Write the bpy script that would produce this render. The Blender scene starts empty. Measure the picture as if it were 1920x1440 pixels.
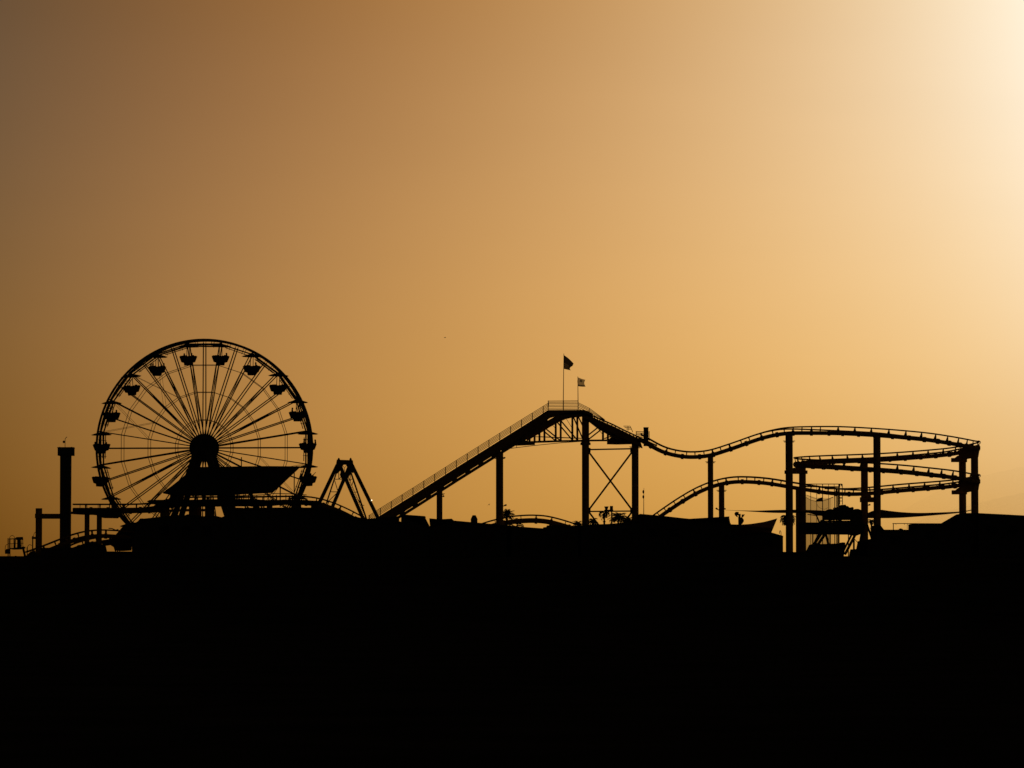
import bpy, bmesh, math, random
from mathutils import Vector, Matrix, Quaternion

random.seed(11)
sc = bpy.context.scene
COL = sc.collection
R = math.radians

# ------------------------------------------------------------------ camera
LENS = 144.23
FPX = 1920 * LENS / 36.0            # focal length in photo pixels
HORIZON = 1100.0                    # photo row of the true horizon
TILT = math.atan((HORIZON - 720) / FPX)
CAMZ = 2.0
DECK = 5.4                          # pier deck height above the sand

cam_data = bpy.data.cameras.new('camera')
cam_data.lens = LENS
cam_data.sensor_width = 36.0
cam_data.clip_start = 1.0
cam_data.clip_end = 60000.0
cam = bpy.data.objects.new('camera', cam_data)
COL.objects.link(cam)
cam.location = (0, 0, CAMZ)
cam.rotation_euler = (R(90) + TILT, 0, 0)
sc.camera = cam
sc.render.resolution_x = 1024
sc.render.resolution_y = 768

CT, ST = math.cos(TILT), math.sin(TILT)


def P(px, py, Y):
    """world point on the plane y=Y seen at photo pixel (px, py)"""
    a = (px - 960) / FPX
    b = (720 - py) / FPX
    dy = CT - b * ST
    dz = ST + b * CT
    k = Y / dy
    return Vector((a * k, Y, CAMZ + dz * k))


def X_(px, Y, py=950):
    return P(px, py, Y).x


def Z_(py, Y):
    return P(960, py, Y).z


def mpp(Y):
    return Y / FPX


# ------------------------------------------------------------------ materials
def material(name, base, rough=0.7, var=0.35, scale=3.0, spec=0.2, metallic=0.0, bump=0.0):
    m = bpy.data.materials.new(name)
    m.use_nodes = True
    nt = m.node_tree
    bs = nt.nodes['Principled BSDF']
    tc = nt.nodes.new('ShaderNodeTexCoord')
    nz = nt.nodes.new('ShaderNodeTexNoise')
    nz.inputs['Scale'].default_value = scale
    nz.inputs['Detail'].default_value = 6.0
    nt.links.new(tc.outputs['Object'], nz.inputs['Vector'])
    rp = nt.nodes.new('ShaderNodeValToRGB')
    lo = [c * (1 - var) for c in base]
    hi = [min(1, c * (1 + var)) for c in base]
    rp.color_ramp.elements[0].position = 0.3
    rp.color_ramp.elements[0].color = (*lo, 1)
    rp.color_ramp.elements[1].position = 0.7
    rp.color_ramp.elements[1].color = (*hi, 1)
    nt.links.new(nz.outputs['Fac'], rp.inputs['Fac'])
    nt.links.new(rp.outputs['Color'], bs.inputs['Base Color'])
    bs.inputs['Roughness'].default_value = rough
    bs.inputs['Metallic'].default_value = metallic
    bs.inputs['Specular IOR Level'].default_value = 0.0
    if bump:
        bp = nt.nodes.new('ShaderNodeBump')
        bp.inputs['Strength'].default_value = bump
        nt.links.new(nz.outputs['Fac'], bp.inputs['Height'])
        nt.links.new(bp.outputs['Normal'], bs.inputs['Normal'])
    return m


def sheer(name, base, clear, glow=0.0):
    """cloth or netting that lets part of the sky through"""
    m = bpy.data.materials.new(name)
    m.use_nodes = True
    nt = m.node_tree
    out = nt.nodes['Material Output']
    nt.nodes.remove(nt.nodes['Principled BSDF'])
    df = nt.nodes.new('ShaderNodeBsdfDiffuse')
    tl = nt.nodes.new('ShaderNodeBsdfTranslucent')
    tr = nt.nodes.new('ShaderNodeBsdfTransparent')
    tc = nt.nodes.new('ShaderNodeTexCoord')
    nz = nt.nodes.new('ShaderNodeTexNoise')
    nz.inputs['Scale'].default_value = 2.5
    nt.links.new(tc.outputs['Object'], nz.inputs['Vector'])
    mx = nt.nodes.new('ShaderNodeMix')
    mx.data_type = 'RGBA'
    mx.inputs['A'].default_value = (*[c * 0.7 for c in base], 1)
    mx.inputs['B'].default_value = (*[c * 1.3 for c in base], 1)
    nt.links.new(nz.outputs['Fac'], mx.inputs['Factor'])
    nt.links.new(mx.outputs['Result'], df.inputs['Color'])
    nt.links.new(mx.outputs['Result'], tl.inputs['Color'])
    m1 = nt.nodes.new('ShaderNodeMixShader')
    m1.inputs[0].default_value = glow
    nt.links.new(df.outputs[0], m1.inputs[1])
    nt.links.new(tl.outputs[0], m1.inputs[2])
    m2 = nt.nodes.new('ShaderNodeMixShader')
    m2.inputs[0].default_value = clear
    nt.links.new(m1.outputs[0], m2.inputs[1])
    nt.links.new(tr.outputs[0], m2.inputs[2])
    nt.links.new(m2.outputs[0], out.inputs['Surface'])
    return m


M = {
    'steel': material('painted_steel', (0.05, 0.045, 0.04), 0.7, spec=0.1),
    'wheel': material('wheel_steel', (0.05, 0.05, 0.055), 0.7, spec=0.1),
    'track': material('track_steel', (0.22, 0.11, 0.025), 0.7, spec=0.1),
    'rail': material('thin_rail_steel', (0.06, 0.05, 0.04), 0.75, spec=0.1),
    'haze_ochre_steel': material('haze_ochre_steel', (0.32, 0.16, 0.035), 0.9, spec=0.05, bump=0.2),  # support paint; its ochre also carries the warm haze veil
    'timber': material('pier_timber', (0.035, 0.028, 0.022), 0.95, spec=0.03, bump=0.3),
    'wall': material('stall_wall', (0.05, 0.042, 0.036), 0.9, spec=0.05),
    'roof': material('roof_felt', (0.04, 0.035, 0.03), 0.95, spec=0.03),
    'trim': material('painted_trim', (0.055, 0.04, 0.03), 0.85, spec=0.05),
    'pane': material('dark_pane', (0.02, 0.02, 0.022), 0.6, spec=0.1),
    'gondola': material('gondola_shell', (0.05, 0.035, 0.03), 0.7, spec=0.1),
    'frond': material('palm_frond', (0.05, 0.055, 0.025), 0.85, spec=0.05),
    'trunk': material('palm_trunk', (0.06, 0.045, 0.03), 0.95, spec=0.03),
    'cloth': material('clothing', (0.04, 0.035, 0.035), 0.9, spec=0.05),
    'feather': material('gull_feather', (0.10, 0.09, 0.08), 0.9, spec=0.05),
    'sand': material('shade_toned_sand', (0.008, 0.0065, 0.005), 1.0, scale=0.3, spec=0.0, bump=0.2),  # near-black base puts the foreground's shade into the sand colour
    'sail': sheer('shade_cloth', (0.06, 0.025, 0.018), 0.0, 0.35),
    'net': sheer('climbing_net', (0.14, 0.08, 0.025), 0.66, 0.5),
    'flag_dark': sheer('dark_flag_cloth', (0.022, 0.012, 0.010), 0.005, 0.5),
    'flag_stripe': sheer('pale_flag_stripe', (0.07, 0.04, 0.022), 0.02, 0.6),
    'flag_pale': sheer('pale_flag_cloth', (0.10, 0.045, 0.004), 0.17, 0.8),
    'flag_mark': sheer('flag_emblem', (0.04, 0.025, 0.015), 0.04, 0.5),
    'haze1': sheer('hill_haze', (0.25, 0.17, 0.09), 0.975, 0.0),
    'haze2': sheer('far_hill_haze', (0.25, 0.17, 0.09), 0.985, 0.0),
}
lampm = bpy.data.materials.new('lit_bulb')
lampm.use_nodes = True
_e = lampm.node_tree.nodes['Principled BSDF']
_e.inputs['Emission Color'].default_value = (1.0, 0.82, 0.55, 1)
_e.inputs['Emission Strength'].default_value = 3.0
M['lamp'] = lampm


# ------------------------------------------------------------------ mesh builder
class MB:
    def __init__(self):
        self.v = []
        self.f = []

    def add(self, vs, fs):
        o = len(self.v)
        self.v += [Vector(q) for q in vs]
        self.f += [tuple(i + o for i in fc) for fc in fs]

    def box(self, x0, x1, y0, y1, z0, z1):
        self.add([(x0, y0, z0), (x1, y0, z0), (x1, y1, z0), (x0, y1, z0),
                  (x0, y0, z1), (x1, y0, z1), (x1, y1, z1), (x0, y1, z1)],
                 [(0, 3, 2, 1), (4, 5, 6, 7), (0, 1, 5, 4), (1, 2, 6, 5), (2, 3, 7, 6), (3, 0, 4, 7)])
        return self

    def pbox(self, px0, py0, px1, py1, Y, depth, zbot=None):
        """box whose front face (plane y=Y) covers the photo rectangle"""
        a = P(px0, py1, Y)
        b = P(px1, py0, Y)
        z0 = a.z if zbot is None else zbot
        return self.box(a.x, b.x, Y, Y + depth, z0, b.z)

    def prism(self, pts, Y, depth):
        """front outline (world x,z pairs) at y=Y pushed back by depth"""
        n = len(pts)
        vs = [(x, Y, z) for x, z in pts] + [(x, Y + depth, z) for x, z in pts]
        fs = [tuple(range(n)), tuple(reversed(range(n, 2 * n)))]
        for i in range(n):
            j = (i + 1) % n
            fs.append((i, i + n, j + n, j))
        self.add(vs, fs)
        return self

    def pprism(self, pix, Y, depth):
        q = [P(a, b, Y) for a, b in pix]
        return self.prism([(p.x, p.z) for p in q], Y, depth)

    def tube(self, pts, r, n=6, closed=False, r1=None):
        pts = [Vector(p) for p in pts]
        m = len(pts)
        vs = []
        ref = None
        for i, p in enumerate(pts):
            if closed:
                t = pts[(i + 1) % m] - pts[i - 1]
            else:
                t = pts[min(i + 1, m - 1)] - pts[max(i - 1, 0)]
            t = t.normalized() if t.length > 1e-9 else Vector((0, 0, 1))
            if ref is None:
                ref = Vector((0, 0, 1)) if abs(t.z) < 0.9 else Vector((0, 1, 0))
            a = t.cross(ref)
            if a.length < 1e-5:
                ref = Vector((1, 0, 0))
                a = t.cross(ref)
            a.normalize()
            b = a.cross(t)
            ref = b
            rr = r if r1 is None else r + (r1 - r) * i / max(1, m - 1)
            for k in range(n):
                w = 2 * math.pi * k / n
                vs.append(p + a * (rr * math.cos(w)) + b * (rr * math.sin(w)))
        fs = []
        for i in range(m if closed else m - 1):
            j = (i + 1) % m
            for k in range(n):
                k2 = (k + 1) % n
                fs.append((i * n + k, i * n + k2, j * n + k2, j * n + k))
        if not closed:
            fs.append(tuple(reversed(range(n))))
            fs.append(tuple(range((m - 1) * n, m * n)))
        self.add(vs, fs)
        return self

    def bar(self, p, q, w, h=None):
        """straight square bar"""
        p, q = Vector(p), Vector(q)
        h = h or w
        t = (q - p).normalized()
        ref = Vector((0, 1, 0)) if abs(t.y) < 0.9 else Vector((0, 0, 1))
        a = t.cross(ref).normalized()
        b = a.cross(t)
        vs = []
        for c in (p, q):
            for s1, s2 in ((-1, -1), (1, -1), (1, 1), (-1, 1)):
                vs.append(c + a * (s1 * w / 2) + b * (s2 * h / 2))
        self.add(vs, [(3, 2, 1, 0), (4, 5, 6, 7), (0, 1, 5, 4), (1, 2, 6, 5), (2, 3, 7, 6), (3, 0, 4, 7)])
        return self

    def lathe(self, prof, c=(0, 0, 0), n=16, scallop=0.0):
        """profile of (radius, z) turned about a vertical axis at c"""
        c = Vector(c)
        vs = []
        for r, z in prof:
            for k in range(n):
                w = 2 * math.pi * k / n
                rr = r * (1 - (scallop if k % 2 else 0))
                vs.append(c + Vector((rr * math.cos(w), rr * math.sin(w), z)))
        fs = []
        for i in range(len(prof) - 1):
            for k in range(n):
                k2 = (k + 1) % n
                fs.append((i * n + k, i * n + k2, (i + 1) * n + k2, (i + 1) * n + k))
        fs.append(tuple(reversed(range(n))))
        fs.append(tuple(range((len(prof) - 1) * n, len(prof) * n)))
        self.add(vs, fs)
        return self

    def cyl(self, c, r, z0, z1, n=16):
        return self.lathe([(r, z0), (r, z1)], (c[0], c[1], 0), n)

    def sheet(self, grid):
        rows, cols = len(grid), len(grid[0])
        vs = [p for row in grid for p in row]
        fs = []
        for i in range(rows - 1):
            for j in range(cols - 1):
                fs.append((i * cols + j, i * cols + j + 1, (i + 1) * cols + j + 1, (i + 1) * cols + j))
        self.add(vs, fs)
        return self

    def build(self, name, mat, parent=None, local=False, smooth=False):
        me = bpy.data.meshes.new(name)
        o = ORIG.get(parent.name, Vector()) if parent is not None else Vector()
        vs = self.v if local else [q - o for q in self.v]
        me.from_pydata([tuple(q) for q in vs], [], self.f)
        me.materials.append(mat if not isinstance(mat, str) else M[mat])
        if smooth:
            for pl in me.polygons:
                pl.use_smooth = True
        me.validate()
        me.update()
        ob = bpy.data.objects.new(name, me)
        COL.objects.link(ob)
        if parent is not None:
            ob.parent = parent
            ORIG[ob.name] = o.copy()
        return ob


ORIG = {}


def thing(name, label, cat, loc=(0, 0, 0), group=None):
    o = bpy.data.objects.new(name, None)
    COL.objects.link(o)
    o.empty_display_size = 0.5
    o.location = loc
    ORIG[o.name] = Vector(loc)
    o['label'] = label
    o['category'] = cat
    if group:
        o['group'] = group
    return o


def tag(o, label, cat, group=None):
    o['label'] = label
    o['category'] = cat
    if group:
        o['group'] = group
    return o


def struct(o, label=None):
    o['kind'] = 'structure'
    if label:
        o['label'] = label
    return o


def crom(pts, step):
    """Catmull-Rom through tuples (x,y,z,bank) sampled about every step metres"""
    out = []
    n = len(pts)
    for i in range(n - 1):
        p0 = pts[max(i - 1, 0)]
        p1 = pts[i]
        p2 = pts[i + 1]
        p3 = pts[min(i + 2, n - 1)]
        L = math.dist(p1[:3], p2[:3])
        m = max(1, int(round(L / step)))
        for k in range(m):
            t = k / m
            out.append([0.5 * ((2 * b) + (c - a) * t + (2 * a - 5 * b + 4 * c - d) * t * t
                               + (3 * b - a - 3 * c + d) * t ** 3)
                        for a, b, c, d in zip(p0, p1, p2, p3)])
    out.append(list(pts[-1]))
    return out


# ------------------------------------------------------------------ setting
def berm(x, y):
    """beach height: low by the camera, an added berm blocking the bright sky strip under the deck, then flat to the pier"""
    h = 0.0
    t = (y - 170) / 80.0
    if t > 0:
        h = 3.75 * (3 * min(t, 1) ** 2 - 2 * min(t, 1) ** 3)
    if y > 262:
        t = min(1, (y - 262) / 90.0)
        h *= 1 - 0.8 * (3 * t * t - 2 * t ** 3)
    if 100 < y < 420:
        h += 0.05 * math.sin(x * 0.11 + y * 0.05) + 0.04 * math.sin(x * 0.31 + 1.3)
    return h


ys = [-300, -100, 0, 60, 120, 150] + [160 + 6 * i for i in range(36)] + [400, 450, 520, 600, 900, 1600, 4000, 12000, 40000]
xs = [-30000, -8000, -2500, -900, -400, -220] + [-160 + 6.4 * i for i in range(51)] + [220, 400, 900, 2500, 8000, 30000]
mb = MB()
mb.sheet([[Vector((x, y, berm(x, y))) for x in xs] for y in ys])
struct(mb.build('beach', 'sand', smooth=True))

mb = MB()
mb.box(-90, 100, 482, 560, 4.95, DECK)                       # deck slab
mb.box(-90, 100, 481.6, 482.02, 4.55, DECK + 0.18)           # front stringer and kerb timber
for k in range(38):
    x = -88 + 5 * k
    for y in (483.2, 492, 501, 510, 519, 528, 537, 546, 555):
        mb.cyl((x, y), 0.2, 0.0, 4.96, 8)
    mb.box(x - 0.15, x + 0.15, 482.5, 559, 4.5, 4.955)
struct(mb.build('pier_deck', 'timber'))

# far hazy hills beyond the bay, at the right
def hills(mat, Y, crest):
    rows = []
    for s in range(len(crest) - 1):
        (x0, y0), (x1, y1) = crest[s], crest[s + 1]
        for k in range(6):
            t = k / 6
            rows.append((x0 + (x1 - x0) * t, y0 + (y1 - y0) * t + 0.8 * math.sin(7 * s + 2.1 * k)))
    rows.append(crest[-1])
    top = [P(a, b, Y) for a, b in rows]
    m = MB()
    m.sheet([[Vector((p.x, Y, 0)) for p in top], top, [Vector((p.x, Y + 900, 0)) for p in top]])
    return struct(m.build('hills', mat, smooth=True))


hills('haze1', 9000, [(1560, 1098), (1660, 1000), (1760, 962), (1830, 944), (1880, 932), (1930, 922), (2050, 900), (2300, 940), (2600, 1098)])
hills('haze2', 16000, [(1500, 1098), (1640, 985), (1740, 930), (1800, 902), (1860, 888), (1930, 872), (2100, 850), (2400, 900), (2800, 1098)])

# ------------------------------------------------------------------ roller coaster
coaster = thing('roller_coaster', 'steel roller coaster with lift hill, humps and stacked helix spanning the pier',
                'roller coaster', (X_(1100, 490), 490, DECK))


def track(pts, rail_up=0.62, gauge=0.55, spine=0.25, rail_r=0.098, tie=1.0, flange=2.0, parent=coaster, phase=0.3):
    w = []
    for q in pts:
        v = P(q[0], q[1], q[2])
        w.append((v.x, v.y, v.z, q[3] if len(q) > 3 else 0.0))
    s = crom(w, 0.5)
    pos = [Vector(a[:3]) for a in s]
    sp = MB().tube(pos, spine, 10)
    rl, rr, tt = [], [], sp
    dist = phase
    fl = phase
    for i, p in enumerate(pos):
        T = (pos[min(i + 1, len(pos) - 1)] - pos[max(i - 1, 0)]).normalized()
        L = T.cross(Vector((0, 0, 1))).normalized()
        U0 = L.cross(T).normalized()
        b = R(s[i][3])
        U = U0 * math.cos(b) - L * math.sin(b)
        La = L * math.cos(b) + U0 * math.sin(b)
        A = p + U * rail_up + La * gauge
        B = p + U * rail_up - La * gauge
        rl.append(A)
        rr.append(B)
        d = 0 if i == 0 else (p - pos[i - 1]).length
        dist += d
        fl += d
        if dist >= (tie * 1.95 if s[i][3] > 20 else tie):
            dist = 0
            big = 0.15 if fl >= flange else 0.09
            if s[i][3] > 20:
                foot = p + La * 0.1 + U * 0.1
                tt.add([foot - T * 0.24, foot + T * 0.24, A + T * 0.05, A - T * 0.05, foot - T * 0.24 - La * 0.09, foot + T * 0.24 - La * 0.09, A + T * 0.05 - La * 0.09, A - T * 0.05 - La * 0.09],
                       [(0, 1, 2, 3), (7, 6, 5, 4), (0, 4, 5, 1), (1, 5, 6, 2), (2, 6, 7, 3), (3, 7, 4, 0)])
                tt.bar(p, B, 0.09)
            else:
                tt.bar(p, A, big)
                tt.bar(p, B, big)
                tt.bar(A, B, 0.08)
        if fl >= flange:
            fl -= flange
            sp.tube([p - T * 0.16, p + T * 0.16], spine + 0.09, 10)
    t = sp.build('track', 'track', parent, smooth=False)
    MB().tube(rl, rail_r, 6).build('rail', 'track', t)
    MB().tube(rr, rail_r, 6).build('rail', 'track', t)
    return t


def column(px0, px1, ptop, Y, pbase=None, cap=False, n=16, extra=None):
    c = P((px0 + px1) / 2, ptop, Y)
    r = (px1 - px0) / 2 * mpp(Y)
    m = MB()
    zb = DECK - 0.3 if pbase is None else Z_(pbase, Y)
    m.cyl(c, r, zb, c.z, n)
    m.cyl(c, r * 1.55, DECK - 0.05, DECK + 0.12, n)
    if cap:                               # small ring of lamp brackets below the head
        z = c.z - 0.75
        m.bar((c.x - r - 0.28, Y, z), (c.x + r + 0.28, Y, z), 0.07)
        m.bar((c.x - r - 0.16, Y, z - 0.12), (c.x + r + 0.16, Y, z - 0.12), 0.10)
    if extra:
        extra(m, c, r)
    return m.build('support_column', 'haze_ochre_steel', coaster)


YN, YF = 489.0, 511.0       # near and far side of the helix
YC = 500.0
HCX, HR = 1660, 170         # helix centre column (photo px) and radius (px)


def hy(px, near):
    t = max(0.0, 1 - ((px - HCX) / HR) ** 2)
    return YC + (-11 if near else 11) * math.sqrt(t)


# first valley, second hill and helix (runs right on the near side, back left on the far side, twice)
lvl1 = [(1196, 822), (1215, 833), (1240, 846), (1265, 853.5), (1295, 857), (1330, 854), (1370, 842), (1420, 824.5), (1450, 816.5),
        (1480, 812.5), (1530, 812), (1580, 812.8), (1640, 816)]
p1 = [(a, b, YN, min(25, max(0, (a - 1440) / 5))) for a, b in lvl1]
for a, b in [(1690, 820), (1740, 825), (1780, 831), (1808, 836), (1823, 839)]:
    p1.append((a, b, hy(a, True), 30))
p1.append((1833.5, 841, YC, 30))
for a, b in [(1823, 844), (1808, 847), (1780, 852), (1740, 856), (1690, 860), (1640, 863), (1590, 865), (1550, 866.5), (1520, 868), (1500, 869.5)]:
    p1.append((a, b, hy(a, False), 27))
p1.append((1491.5, 871, YC, 30))
for a, b in [(1500, 873), (1520, 874.5), (1550, 876), (1590, 878.5), (1640, 881.5), (1690, 885), (1740, 890), (1780, 894.5), (1808, 899), (1823, 902)]:
    p1.append((a, b, hy(a, True), 30))
p1.append((1833.5, 904, YC, 30))
for a, b in [(1823, 906), (1808, 908.5), (1780, 912.5), (1740, 916), (1690, 920)]:
    p1.append((a, b, hy(a, False), 25))
for a, b in [(1640, 924.5), (1600, 926.5), (1560, 925), (1520, 919.5), (1486, 914), (1440, 906.5), (1400, 903.5), (1370, 904.5), (1340, 911),
             (1310, 923), (1280, 940), (1250, 960), (1220, 981), (1200, 993)]:
    p1.append((a, b, YF, max(0, min(20, (a - 1560) / 4))))
track(p1, tie=0.98, flange=1.96)

# low hump seen over the stall roofs
track([(a, b, 506, 0) for a, b in [(885, 999), (905, 992), (930, 984.5), (960, 978.5), (985, 976.3), (1005, 976.2), (1025, 978), (1050, 984), (1075, 992), (1100, 1002)]], tie=1.45, spine=0.32, rail_up=0.66)

# run past the ferris wheel and the drop at its right
track([(a, b, 489, 0) for a, b in [(137, 957), (180, 957), (225, 957), (270, 956), (300, 951.5), (330, 946), (370, 943.5), (450, 943), (500, 942.5), (535, 942), (565, 942), (592, 945),
                                    (620, 953), (650, 966), (680, 982), (700, 993)]], tie=1.25, spine=0.33, rail_up=0.72)
track([(a, b, 512, 0) for a, b in [(128, 962), (170, 964), (230, 961.5), (280, 960), (340, 957.8), (400, 957.4)]], tie=1.6, spine=0.11, rail_up=0.13)

# low curve at the left end
track([(a, b, 492, 0) for a, b in [(52, 1046), (85, 1034), (113, 1023), (140, 1013), (165, 1007), (190, 1005), (215, 1006), (240, 1008), (262, 1012)]], tie=1.2, spine=0.26, rail_up=0.72)
track([(a, b, 503, 0) for a, b in [(118, 1040), (140, 1029), (165, 1021), (190, 1016), (215, 1013), (235, 1014)]], tie=1.2, spine=0.2, rail_up=0.6)

# lift hill girder
YL = 489.0
TOPL = [(690, 981.5), (714, 966), (780, 925), (860, 874), (940, 824), (985, 796), (1027, 769)]


def offs(path, dy):
    return [(a, b + dy) for a, b in path]


m = MB()
m.pprism(TOPL + list(reversed(offs(TOPL, 19.5))), YL, 1.9)
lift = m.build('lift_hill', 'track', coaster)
m = MB()
m.pprism(offs(TOPL[:-1], 21.6) + list(reversed(offs(TOPL[:-1], 27.5))), YL + 0.5, 0.9)
x = 700
while x < 975:                           # hanger plates leave the bright slits between them
    yt = 966 - (x - 714) * 0.6265
    m.pprism([(x, yt + 19), (x + 9.5, yt + 13.2), (x + 9.5, yt + 16.5), (x, yt + 22.3)], YL + 0.45, 1.0)
    x += 24.6
m.build('lower_chord', 'track', lift)
m = MB()
for zoff in (13.6, 11.0, 8.3, 5.6, 2.9):
    m.tube([P(a, b - zoff, YL + 1.7) for a, b in TOPL[:-1]] + [P(1028, 769.5 - zoff, YL + 1.7)], 0.034, 5)
x = 693
while x < 1020:
    yt = 966 - (x - 714) * 0.6265
    m.tube([P(x, yt + 2, YL + 1.7), P(x, yt - 14, YL + 1.7)], 0.052, 5)
    x += 20.35
m.build('handrail', 'rail', lift)

# platform at the top with its arched trusses
m = MB()
m.pprism([(1025, 770), (1030, 769), (1094, 768.5), (1103, 770.5), (1112, 776), (1112, 784), (1100, 780), (1090, 777), (1060, 777), (1045, 779), (1027, 784)], YL, 1.9)
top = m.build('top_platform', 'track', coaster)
m = MB()
for zoff in (0.0, 2.6, 5.6, 8.2, 11, 13.6, 16):
    m.tube([P(1028, 768.5 - zoff - 0.5, YL + 0.1), P(1084, 767.5 - zoff, YL + 0.1)], 0.036, 5)
for px in (1028, 1056.5, 1084):
    m.tube([P(px, 770, YL + 0.1), P(px, 751, YL + 0.1)], 0.05, 5)
m.pbox(1026.8, 755.5, 1029.2, 761, YL, 0.15)
for zoff in (14, 11.5, 9, 6, 3):
    m.tube([P(1084, 768 - zoff + 1, YL + 0.15), P(1105, 779.5 - zoff, YL + 0.15), P(1134, 792.5 - zoff * 0.4, YL + 0.15)], 0.036, 5)
for px, yy in ((1105, 780),):
    m.tube([P(px, yy, YL + 0.15), P(px, yy - 14.5, YL + 0.15)], 0.036, 5)
m.build('handrail', 'rail', top)

ARC = [(978, 823.5), (993, 814), (1008, 805.5), (1020, 797.5), (1040, 786.5), (1052, 781.3), (1065, 778.7), (1080, 777.5), (1094, 777)]


def arch_truss(dx, Y, arc, verts, diags, thin, chord):
    m = MB()
    a = [(x + dx, y) for x, y in arc]
    m.pprism(offs(a, -5.2) + list(reversed(offs(a, 4.2))), Y, 0.35)
    b = [(x + dx, y) for x, y in chord]
    m.pprism(offs(b, -1.7) + list(reversed(offs(b, 1.7))), Y + 0.02, 0.3)
    for x, y0, y1 in verts:
        m.bar(P(x + dx, y0, Y + 0.17), P(x + dx, y1, Y + 0.17), 0.25, 0.28)
    for x0, y0, x1, y1 in diags:
        m.bar(P(x0 + dx, y0, Y + 0.17), P(x1 + dx, y1, Y + 0.17), 0.16, 0.18)
    for x0, y0, x1, y1 in thin:
        m.bar(P(x0 + dx, y0, Y + 0.17), P(x1 + dx, y1, Y + 0.17), 0.055)
    return m.build('arch_truss', 'track', coaster)


V = [(993, 816, 828), (1011.5, 805, 827), (1042, 787, 827), (1073.2, 778, 826)]
D = [(1013, 803, 1040.5, 825.5), (1042.5, 789, 1073, 825), (1074, 779, 1093, 824)]
TH = [(1030, 790.5, 1041.5, 803), (1004, 808, 1011.5, 817.5), (1058, 779, 1073, 803)]
CH = [(975, 830.5), (997, 828.6), (1040, 827.2), (1094, 826)]
arch_truss(0, YL, ARC, V, D, TH, CH)
arch_truss(9.3, YL + 2.2, ARC[:-1], V, D[:2] + [(1074, 779, 1085, 802)], [(1003, 821.5 - 3, 1082, 821.5)], CH[:-1] + [(1086, 826)])
m = MB()
m.pprism([(940, 851), (965, 835.5), (1003, 834), (1003, 828.5), (985, 826), (1000, 809), (1012, 798), (1022, 789.5), (1040, 778), (1046, 773), (1027, 771), (985, 798), (940, 826)], YL + 0.6, 0.8)
m.build('gusset_plate', 'track', coaster)
m = MB()
m.tube([P(957, 840.8, YL - 0.1), P(1000, 835.5, YL - 0.1), P(1052, 830.2, YL - 0.1), P(1092, 827.6, YL - 0.1)], 0.04, 5)
m.tube([P(968.5, 834.5, YL - 0.1), P(968.5, 840, YL - 0.1)], 0.035, 5)
m.tube([P(996, 818.5, YL - 0.05), P(1050, 820.8, YL - 0.05), P(1092, 822, YL - 0.05)], 0.045, 5)
m.build('cable_run', 'rail', coaster)

# first drop
DR = [(1092, 774), (1106, 779), (1120, 787), (1150, 801.5), (1180, 816), (1200, 826), (1216, 834)]
m = MB()
m.pprism([(1092, 773), (1104, 777.5), (1119, 786), (1150, 801), (1180, 815.5), (1200, 825), (1205, 840), (1190, 833), (1140, 808), (1120, 797), (1106, 788), (1092, 783)], YL, 1.7)
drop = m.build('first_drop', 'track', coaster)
m = MB()
UP = [(1112, 780), (1126, 786), (1150, 796.5), (1170, 806.5), (1190, 816), (1214, 827.5), (1232, 836)]
m.tube([P(a, b, YL + 0.25) for a, b in UP], 0.1, 6)
m.tube([P(a + 2, b + 5.0, YL + 1.4) for a, b in UP[:-1]], 0.1, 6)
for k in range(len(UP) - 2):
    for t in (0.15, 0.5, 0.85):
        a = UP[k][0] + (UP[k + 1][0] - UP[k][0]) * t
        b = UP[k][1] + (UP[k + 1][1] - UP[k][1]) * t
        m.bar(P(a, b, YL + 0.25), P(a + 2.5, b + 7, YL + 0.9), 0.09)
m.build('rail', 'track', drop)
arch_truss(0, YL + 0.3, [(1094, 780), (1106, 788), (1120, 799), (1135, 808), (1150, 817), (1165, 824)],
           [(1130.6, 802, 824), (1139.7, 806, 826)], [(1102, 816.5, 1123, 800), (1104, 823.5, 1129, 804)], [(1120, 802, 1131, 816)],
           [(1094, 826), (1140, 825.6), (1150, 825.5)])
m = MB()
m.pprism([(1150, 806), (1185, 820), (1200, 829), (1199, 832), (1157, 833), (1138.5, 832.5), (1138.5, 826.5), (1150, 815)], YL + 0.9, 1.3)
m.pprism([(1132, 821.5), (1150, 815.5), (1150, 818), (1134, 823)], YL + 0.7, 0.2)
m.pprism([(1139, 804), (1156, 806), (1156, 822), (1149, 817)], YL + 1.0, 0.6)
m.build('brake_platform', 'track', coaster)
m = MB()
m.pbox(1207.2, 801.5, 1215.8, 836, YL - 0.2, 1.1)
m.pbox(1206.8, 801, 1216.2, 802.6, YL - 0.25, 1.2)
hs = m.build('control_box', 'steel', coaster)
m = MB()
for yy in (809.3, 812, 814.6, 817.2, 819.6):
    m.tube([P(1192, yy, YL + 1.5), P(1207, yy + 0.4, YL + 1.5)], 0.04, 5)
m.tube([P(1193, 809, YL + 1.5), P(1193, 822, YL + 1.5)], 0.04, 5)
m.build('railing', 'rail', hs)
m = MB()
m.tube([P(1217.5, 808.8, YL), P(1217.5, 827, YL)], 0.03, 5)
m.tube([P(1215.9, 808.8, YL), P(1217.7, 808.8, YL)], 0.03, 5)
for k in range(8):
    m.tube([P(1215.5, 811 + 2 * k, YL), P(1217.5, 811 + 2 * k, YL)], 0.036, 4)
m.build('ladder', 'rail', hs)
m = MB()
m.tube([P(1169, 799, YL + 1.5), P(1181.5, 799, YL + 1.5), P(1186.5, 810, YL + 1.5)], 0.04, 5)
m.tube([P(1171, 801.6, YL + 1.5), P(1182.6, 801.8, YL + 1.5)], 0.04, 5)
m.tube([P(1174, 804.4, YL + 1.5), P(1184, 804.6, YL + 1.5)], 0.04, 5)
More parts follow.
